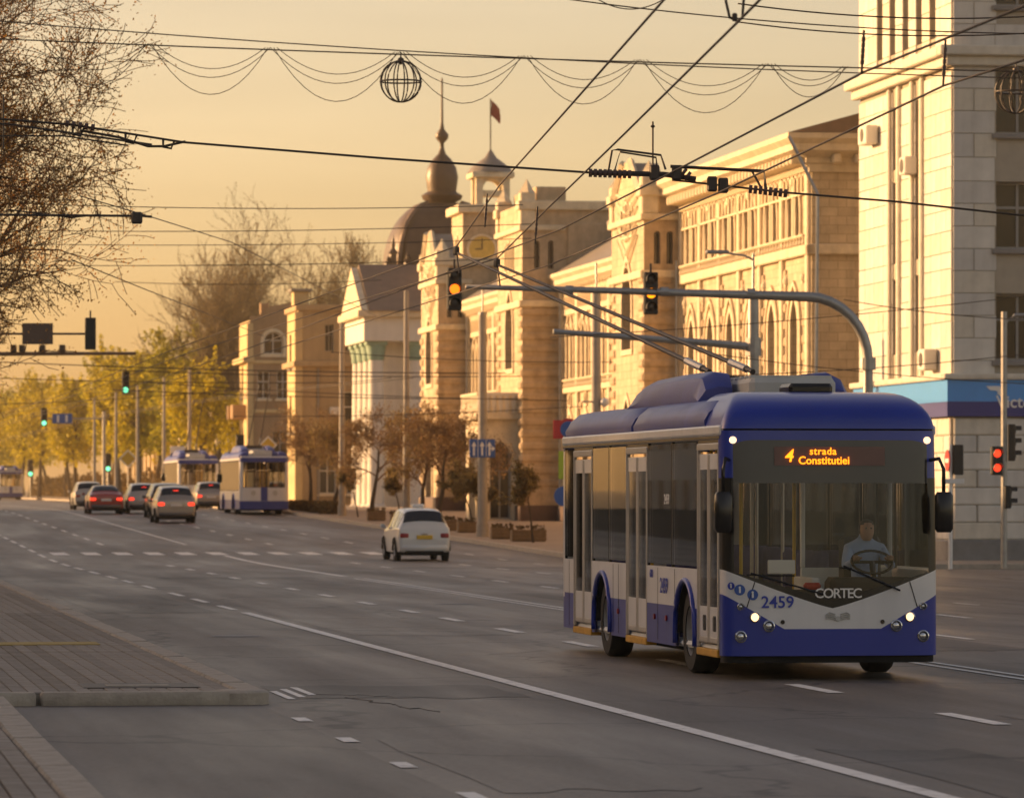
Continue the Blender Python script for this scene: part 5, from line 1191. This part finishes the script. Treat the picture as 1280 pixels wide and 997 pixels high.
sig_part(q, .22, 0, 2.95, 1.05, False, R(80)); sig_part(q, -.22, 0, 2.55, .82, True, 0); sig_part(q, .1, 0, 1.6, .65, False, R(80))
q = post('sign_post', 'white post with edge-on no entry sign and pedestrian signal', 1188, 132.5, 3.4, 'sign post', .06)
B().disc((-.1, -.06, 2.95), .3, 20, 'x', .03).obj('sign_disc', M_redsign, q); sig_part(q, .2, 0, 2.55, .85, False, R(180)); B().cbox(-.28, .38, -.1, -.05, 2.3, 2.44, .01).obj('street_plate', M_whsign, q)
B().cbox(-.12, -.08, -.26, .14, 2.89, 3.01, .005).obj('sign_bar', M_whsign, q)
q = post('sign_post', 'post with round no stopping sign, green-yellow plate and blue disc behind the trolleybus', 706, 152, 4.4, 'sign post', .05, M_steel)
B().disc((.1, -.1, 4.1), .36, 22, 'y', .03).obj('sign_rim', M_redsign, q); B().disc((.1, -.112, 4.1), .27, 22, 'y', .03).obj('sign_face', M_bluesign, q); B().cbox(-.22, .12, -.1, -.07, 2.5, 3.4, .02).obj('sign_plate', M_grsign, q); B().disc((-.05, -.1, 1.95), .32, 20, 'y', .03).obj('sign_disc', M_bluesign, q); B().cbox(-.4, -.1, -.12, -.09, 3.8, 4.4, .02).obj('sign_plate', M_redsign, q)
for px, Y, s, lab in ((335, 266, .52, 'orange diamond priority sign behind the stopped trolleybus'), (160, 380, .75, 'orange diamond priority sign among the far trees')):
    p = P(px, 619, Y); a_, b_ = ab(p.x, Y); q = thing('priority_sign', lab, 'road sign', (p.x, Y, zg(b_)+.1), TH, 'priority signs'); zz = P(px, 556 if px > 300 else 573, Y).z - zg(b_)-.1
    B().tube([(0,0,0),(0,0,zz)], .05, 8).obj('post', M_steel, q); B().prism([(-s,zz),(0,zz-s),(s,zz),(0,zz+s)], -.08, -.05, 'y').obj('sign_border', M_whsign, q); B().prism([(-s*.78,zz),(0,zz-s*.78),(s*.78,zz),(0,zz+s*.78)], -.1, -.079, 'y').obj('sign_face', M_yesign, q)
p = P(222, 619, 322); q = thing('stop_sign_board', 'white and blue bus stop board over the distant stop', 'road sign', (p.x, 322, 1.5), TH); zz = P(222, 565, 322).z-1.5
B().tube([(0,0,0),(0,0,zz)], .06, 8).obj('post', M_steel, q); B().cbox(-.5, .5, -.1, -.05, zz-.05, zz+.4, .02).obj('board_top', M_whsign, q); B().cbox(-.5, .5, -.1, -.05, zz-.45, zz-.06, .02).obj('board_base', M_bluesign, q)
p = P(78, 523, 330); q = thing('lane_board', 'small blue lane board hung on an arm over the far avenue', 'road sign', (P(130,619,330).x, 330, 1.6), 0); zz = p.z-1.6; dx = p.x-P(130,619,330).x
B().tube([(0,0,0),(0,0,zz+.5)], .12, 8).obj('mast', M_steel, q); B().tube([(0,0,zz),(P(50,523,330).x-P(130,619,330).x,0,zz)], .05, 8).obj('arm', M_steel, q); B().cbox(dx-.7, dx+.7, -.1, -.06, zz-.35, zz+.35, .02).obj('board', M_bluesign, q)
for x in (-.3, .3): B().box(dx+x-.08, dx+x+.08, -.112, -.1, zz-.25, zz+.25).obj('arrow', M_whsign, q)

# ------------------------------------------------------------------ planters and hedge
for i, (px, Y, w_) in enumerate(((556, 193, .9), (583, 189, .7), (627, 177, .8), (660, 173, 1.25), (470, 216, .8), (498, 208, .7))):
    u = ((px-640)/5880+.151)*Y; a_, b_ = UY(u, Y); X, Yw = rd(a_, b_)
    q = thing('planter', ['wooden planter beside the slender sapling', 'short wooden planter close to the lane sign pole', 'wooden planter just past the lane sign pole', 'longest wooden planter, by the lone sapling', 'wooden planter at the foot of the leaning street tree', 'short planter between the street trees'][i], 'planter', (X, Yw, zg(b_)+.13), TH, 'planters along the kerb')
    B().cbox(-w_/2, w_/2, -.3, .3, .0, .42, .03).obj('box', M_plant, q)
    for z in (.1, .24, .38): B().cbox(-w_/2-.02, w_/2+.02, -.325, -.298, z-.055, z+.055, .01).obj('slat', M_plant, q)
    rn2 = random.Random(i); tp = [(Vector((rn2.uniform(-w_/2,w_/2), rn2.uniform(-.28,.28), .42+rn2.uniform(0,.16))), None) for _ in range(60)]
    leaves(tp, 4, .07, .05, i).obj('plants', M_hedge, q)
a_, b_ = UY(26.4, 233); X, Yw = rd(a_, b_); q = tag(leaves([(Vector((random.uniform(-.5,.5), random.uniform(0,24), random.uniform(.0,.6) + zg(b_+6)-zg(b_))), None) for _ in range(2600)], 4, .1, .08, 5).obj('hedge', M_hedge, None, loc=(X, Yw, zg(b_)+.1), rz=TH), 'low brown hedge along the kerb behind the stopped trolleybus', 'hedge')

rn3 = random.Random(12); X, Yw = rd(32.8, 335)
q = leaves([(Vector((rn3.uniform(-1.2,1.2), d_, rn3.uniform(0, 1.9+.7*math.sin(d_*.13)+.4*math.sin(d_*.41)) + zg(335+d_)-zg(335))), None) for d_ in [rn3.uniform(0,330) for _ in range(9000)]], 3, .3, .2, 6).obj('trunk_shade_infill', M_hedge, None, loc=(X, Yw, zg(335)+.1), rz=TH); q['kind'] = 'stuff'  # added dark leaf strip, stands in for shaded trunks under the far trees
# ------------------------------------------------------------------ overhead wires
def cat_pts(p0, p1, sag, n=14):
    return [p0.lerp(p1, i/n) - Vector((0,0,sag*4*(i/n)*(1-i/n))) for i in range(n+1)]
def wire(name, lab, pts, r=.012, group='overhead span wires', cat='wire', m=M_wire):
    return tag(B().tube(pts, r, 5).obj(name, m, None, True), lab, cat, group)
def ext(p0, p1, f0, f1): d = p1-p0; return p0-d*f0, p1+d*f1
a, b = ext(P(0,18,88), P(1070,80,88), .25, .35); wire('span_wire', 'topmost span wire crossing the sky above the garland', cat_pts(a, b, .25), .012)
G0, G1 = P(45,47,90), P(1060,80,90); a, b = ext(G0, G1, .3, .4)
wire('garland_wire', 'span wire that holds the light garland and the wire globe', cat_pts(a, b, .1), .014)
ga_ = thing('light_garland', 'looping string of small lights hung under the garland wire', 'garland', tuple(G0), 0)
xs = [50, 185, 338, 500, 655, 800, 960, 1060]
for k, (x0, x1) in enumerate(zip(xs, xs[1:])):
    y_ = lambda x: 47 + (x-45)*33/1015
    for j, sg2 in enumerate((.62, .95, .45)):
        if k == 0 and j == 2: continue
        a, b = P(x0+4*j, y_(x0)+3, 90)-G0, P(x1-3*j, y_(x1)+3, 90)-G0
        pts = cat_pts(a, b, sg2*(x1-x0)/155, 12); B().tube(pts, .007, 4).obj('light_string', M_wire, ga_)
        bl = B()
        for q in cat_pts(a, b, sg2*(x1-x0)/155, 24)[1:-1]: bl.lathe([(.0001,-.014),(.011,0),(.0001,.014)], 5, tuple(q))
        o = bl.obj('bulbs', M_wire, ga_); o['kind'] = 'stuff'
def globe(lab, px, py, Y, r):
    c = P(px, py, Y); o = thing('wire_globe', lab, 'decoration', tuple(c - Vector((0,0,r))), 0, 'wire globes')
    for k in range(6):
        t0 = math.pi*k/6+.2; pts = [(r*math.cos(t)*math.cos(t0), r*math.cos(t)*math.sin(t0), r+r*math.sin(t)) for t in [2*math.pi*i/32 for i in range(33)]]; B().tube(pts, .014, 5).obj('meridian', M_iron, o, True)
    for z, in ((0,),):
        pts = [(r*math.cos(t), r*math.sin(t), r) for t in [2*math.pi*i/32 for i in range(33)]]; B().tube(pts, .017, 5).obj('equator', M_iron, o, True)
    B().tube([(0,0,2*r),(0,0,2*r+.16)], .015, 5).obj('hanger', M_iron, o); B().lathe([(.001,-.08),(.06,-.04),(.06,.04),(.001,.08)], 8, (0,0,2*r)).obj('hub', M_iron, o)
globe('openwork wire globe hanging from the garland wire above the domes', 501, 102, 90, .395)
globe('openwork wire globe hanging in front of the bank window', 1270, 115, 92, .42)
# trolley contact wires: down the avenue, over the collector shoes, then on towards the camera side
def cw(lab, pts, r=.011): return wire('contact_wire', lab, pts, r, 'trolley contact wires')
def far_pts(u0, z): return [Vector((u-.151*Y, Y, z + zg(Y))) for u, Y in ((u0-.3, 120), (u0+1.5, 200), (u0+2.5, 300), (u0+2.5, 480))]
up = Vector((0,0,.1))
cw('left contact wire of the pair the collector shoes run on', [P(1000,-190,31), P(830,0,36), P(700,147,48), P(625,231,60), T1+up] + far_pts(9.6, 5.75))
cw('right contact wire of the pair the collector shoes run on', [P(1060,-110,29), P(920,30,35.5), P(780,168,47), P(680,265,60), T2+up] + far_pts(10.2, 5.75))
cw('left wire of the pair passing in front of the bank cornice', [P(1500,-105,30), P(1280,8,33), P(1080,90,39), P(860,205,49), P(700,287,62)] + far_pts(11.3, 5.7))
cw('right wire of the pair passing in front of the bank cornice', [P(1500,-25,33), P(1280,75,36), P(1180,107,41), P(900,240,52), P(690,330,72)] + far_pts(12.0, 5.7))
cw('left wire of the pair on the far side lanes', [Vector((18.8-.151*Y, Y, 5.8+zg(Y))) for Y in (150, 200, 300, 480)]); cw('right wire of the pair on the far side lanes', [Vector((19.5-.151*Y, Y, 5.8+zg(Y))) for Y in (150, 200, 300, 480)])
def insul(parent, p0, p1, n, r=.03):
    p0, p1 = Vector(p0), Vector(p1)
    for i in range(n):
        c = p0.lerp(p1, (i+.5)/n); d = (p1-p0).normalized(); B().tube([c-d*.02, c+d*.02], r, 8).obj('insulator_disc', M_plinth, parent)
# main span with the wire switch
YS = 56
sp = thing('wire_switch', 'thick span wire with trolley wire switch frame and insulators above the trolleybus', 'wire switch', tuple(P(740,216,YS)), 0); o_ = P(740,216,YS)
def rel(px, py, Y=YS): return P(px, py, Y) - o_
B().tube([rel(-260,128), rel(90,156), rel(230,178), rel(480,198), rel(740,216)], .015, 6).obj('span_cable', M_wire, sp, True); B().tube([rel(740,216), rel(830,218), rel(870,224)], .035, 6).obj('switch_bar', M_iron, sp)
B().tube([rel(840,225), rel(985,241), rel(1120,252), rel(1330,275), rel(1500,290)], .014, 6).obj('span_cable', M_wire, sp, True); B().tube([rel(838,208), rel(955,214), rel(957,235)], .022, 6).obj('switch_rod', M_iron, sp); B().tube([rel(940,214), rel(952,236)], .014, 5).obj('switch_rod', M_iron, sp)
B().tube([rel(760,216), rel(765,188), rel(772,187), rel(826,194), rel(832,212)], .014, 5).obj('switch_frame', M_iron, sp); B().tube([rel(768,214), rel(775,190), rel(820,197), rel(822,216)], .012, 5).obj('switch_frame', M_iron, sp)
insul(sp, rel(735,216), rel(790,218), 9, .05); insul(sp, rel(935,236), rel(985,242), 8, .05); insul(sp, rel(852,214), rel(862,222), 2, .06)
for x, y in ((818,216),(846,216),(890,230),(904,232)): c = rel(x, y); B().cbox(c.x-.06, c.x+.06, -.05, .05, c.z-.09, c.z+.09, .02).obj('clamp', M_iron, sp)
B().tube([rel(816,218), rel(816,152)], .012, 5).obj('rod', M_iron, sp); B().lathe([(.001,-.03),(.03,0),(.001,.03)], 8, tuple(rel(816,158))).obj('rod_tip', M_iron, sp)
B().tube([rel(100,163), rel(150,172), rel(185,183), rel(205,183), rel(232,177)], .016, 5).obj('jumper_cable', M_wire, sp, True)
for x in (97, 163, 210): B().tube([rel(x-6,158+(x-97)*.14), rel(x-6,168+(x-97)*.14), rel(x+4,170+(x-97)*.14), rel(x+8,160+(x-97)*.14)], .016, 5).obj('cable_loop', M_iron, sp)
insul(sp, rel(80,154), rel(120,160), 5, .04)
YL = 75
br = thing('bracket_arm', 'wire bracket arm reaching out from the tree on the near side', 'bracket', tuple(P(-300,266,YL)), 0); o2 = P(-300,266,YL)
B().tube([(0,0,0), P(178,270,YL)-o2, P(190,271,YL)-o2], .022, 6).obj('arm', M_iron, br); B().tube([P(10,262,YL)-o2, P(90,272,YL)-o2, P(125,268,YL)-o2], .013, 5).obj('stay', M_iron, br); c = P(171,272,YL)-o2; B().cbox(c.x-.09, c.x+.09, -.05, .05, c.z-.1, c.z+.09, .03).obj('clamp', M_iron, br)
br2 = thing('bracket_arm', 'upper bracket arm with stay rods inside the dark tree', 'bracket', tuple(P(-300,150,YL)), 0); o3 = P(-300,150,YL)
B().tube([(0,0,0), P(10,155,YL)-o3, P(190,181,YL)-o3], .02, 6).obj('arm', M_iron, br2); B().tube([P(-100,170,YL)-o3, P(80,170,YL)-o3, P(160,182,YL)-o3], .014, 5).obj('stay', M_iron, br2); B().tube([P(4,118,YL)-o3, P(4,185,YL)-o3], .02, 6).obj('upright', M_iron, br2)
wire('feeder_wire', 'thin wire slanting down from the bracket arm towards the bare trees', [P(100,245,80), P(185,270,85), P(290,303,110), P(470,395,190)], .011, 'feeder wires')
wire('feeder_wire', 'second slanting wire under the bracket arm', [P(90,325,90), P(190,365,110), P(330,420,190)], .012, 'feeder wires')
# span wires farther down the avenue
SPW = [(-60,250,640,256,95,.009),(-60,286,650,280,120,.011),(-60,303,650,298,125,.01),(-60,330,660,322,135,.012),(150,352,470,350,160,.012),(0,452,620,466,190,.02),(140,462,640,470,200,.02),(150,487,650,498,200,.018),(-60,470,420,478,230,.02),(190,478,700,500,175,.014),(420,440,760,452,165,.014),(300,520,720,508,185,.014),(860,470,1300,440,126,.012),(1060,375,1320,400,122,.012),(880,440,1300,480,124,.011),(700,420,1320,365,120,.011),(930,28,1300,40,70,.011),(720,0,1300,42,75,.011),(930,5,1320,18,65,.011),(0,505,300,486,260,.02)]
for x0, y0, x1, y1, Y, r in SPW:
    a, b = ext(P(x0,y0,Y), P(x1,y1,Y), .02, .02); wire('span_wire', 'thin dark span wire of the overhead web across the avenue', cat_pts(a, b, .12), r, 'web of thin span wires')
for px, py0, py1, Y, lab in ((1080, 38, 92, 39, 'vertical insulator dropper before the bank cornice'), (1182, 50, 107, 41, 'vertical insulator dropper before the bank corner'), (672, 258, 305, 61, 'vertical insulator dropper before the central bay'), (609, 242, 284, 62, 'vertical insulator dropper before the clock tower')):
    p0, p1 = P(px, py0, Y), P(px-3, py1, Y); d = thing('insulator_dropper', lab, 'insulator', tuple(p1), 0, 'insulator droppers'); B().tube([(0,0,0), p0-p1], .011, 5).obj('rod', M_wire, d); insul(d, (p0-p1)*.2, (p0-p1)*.85, 5, .017)
p = P(915, 12, 36); d = thing('wire_clamp', 'iron clamp joining the contact wire to the span above', 'clamp', tuple(p), 0)
B().tube([P(907,0,36)-p, P(912,22,36)-p, P(920,26,36)-p, P(928,22,36)-p, P(930,-6,36)-p], .012, 6).obj('hook', M_iron, d); B().cbox(.0, .04, -.03, .03, -.09, -.03, .01).obj('jaw', M_iron, d)
p = P(790, 4, 80); wire('loose_cable', 'slack loop of cable hanging at the top of the sky', cat_pts(P(742,-4,80), P(832,-2,80), .2), .01, 'feeder wires')
a, b = P(1010,190,127), P(1045,265,127); tb = B().tube([P(986,170,126), P(1022,243,126), P(1020,470,126)], .05, 6); tag(tb.obj('stay_pipe', M_steel, None), 'slanting pipe strut against the end of the town hall cornice', 'pipe')

# ------------------------------------------------------------------ warm evening haze
hz = B().box(-760, 760, -75, 2640, -1.2, 36).obj('haze', bpy.data.materials.new('haze'))
hm = hz.data.materials[0]; hm.use_nodes = True; n = hm.node_tree.nodes; n.remove(n['Principled BSDF'])
pvn = n.new('ShaderNodeVolumePrincipled'); pvn.inputs['Color'].default_value = (1.0, .84, .6, 1); pvn.inputs['Density'].default_value = .00025; pvn.inputs['Anisotropy'].default_value = .25
hm.node_tree.links.new(pvn.outputs[0], n['Material Output'].inputs['Volume']); hz['kind'] = 'stuff'
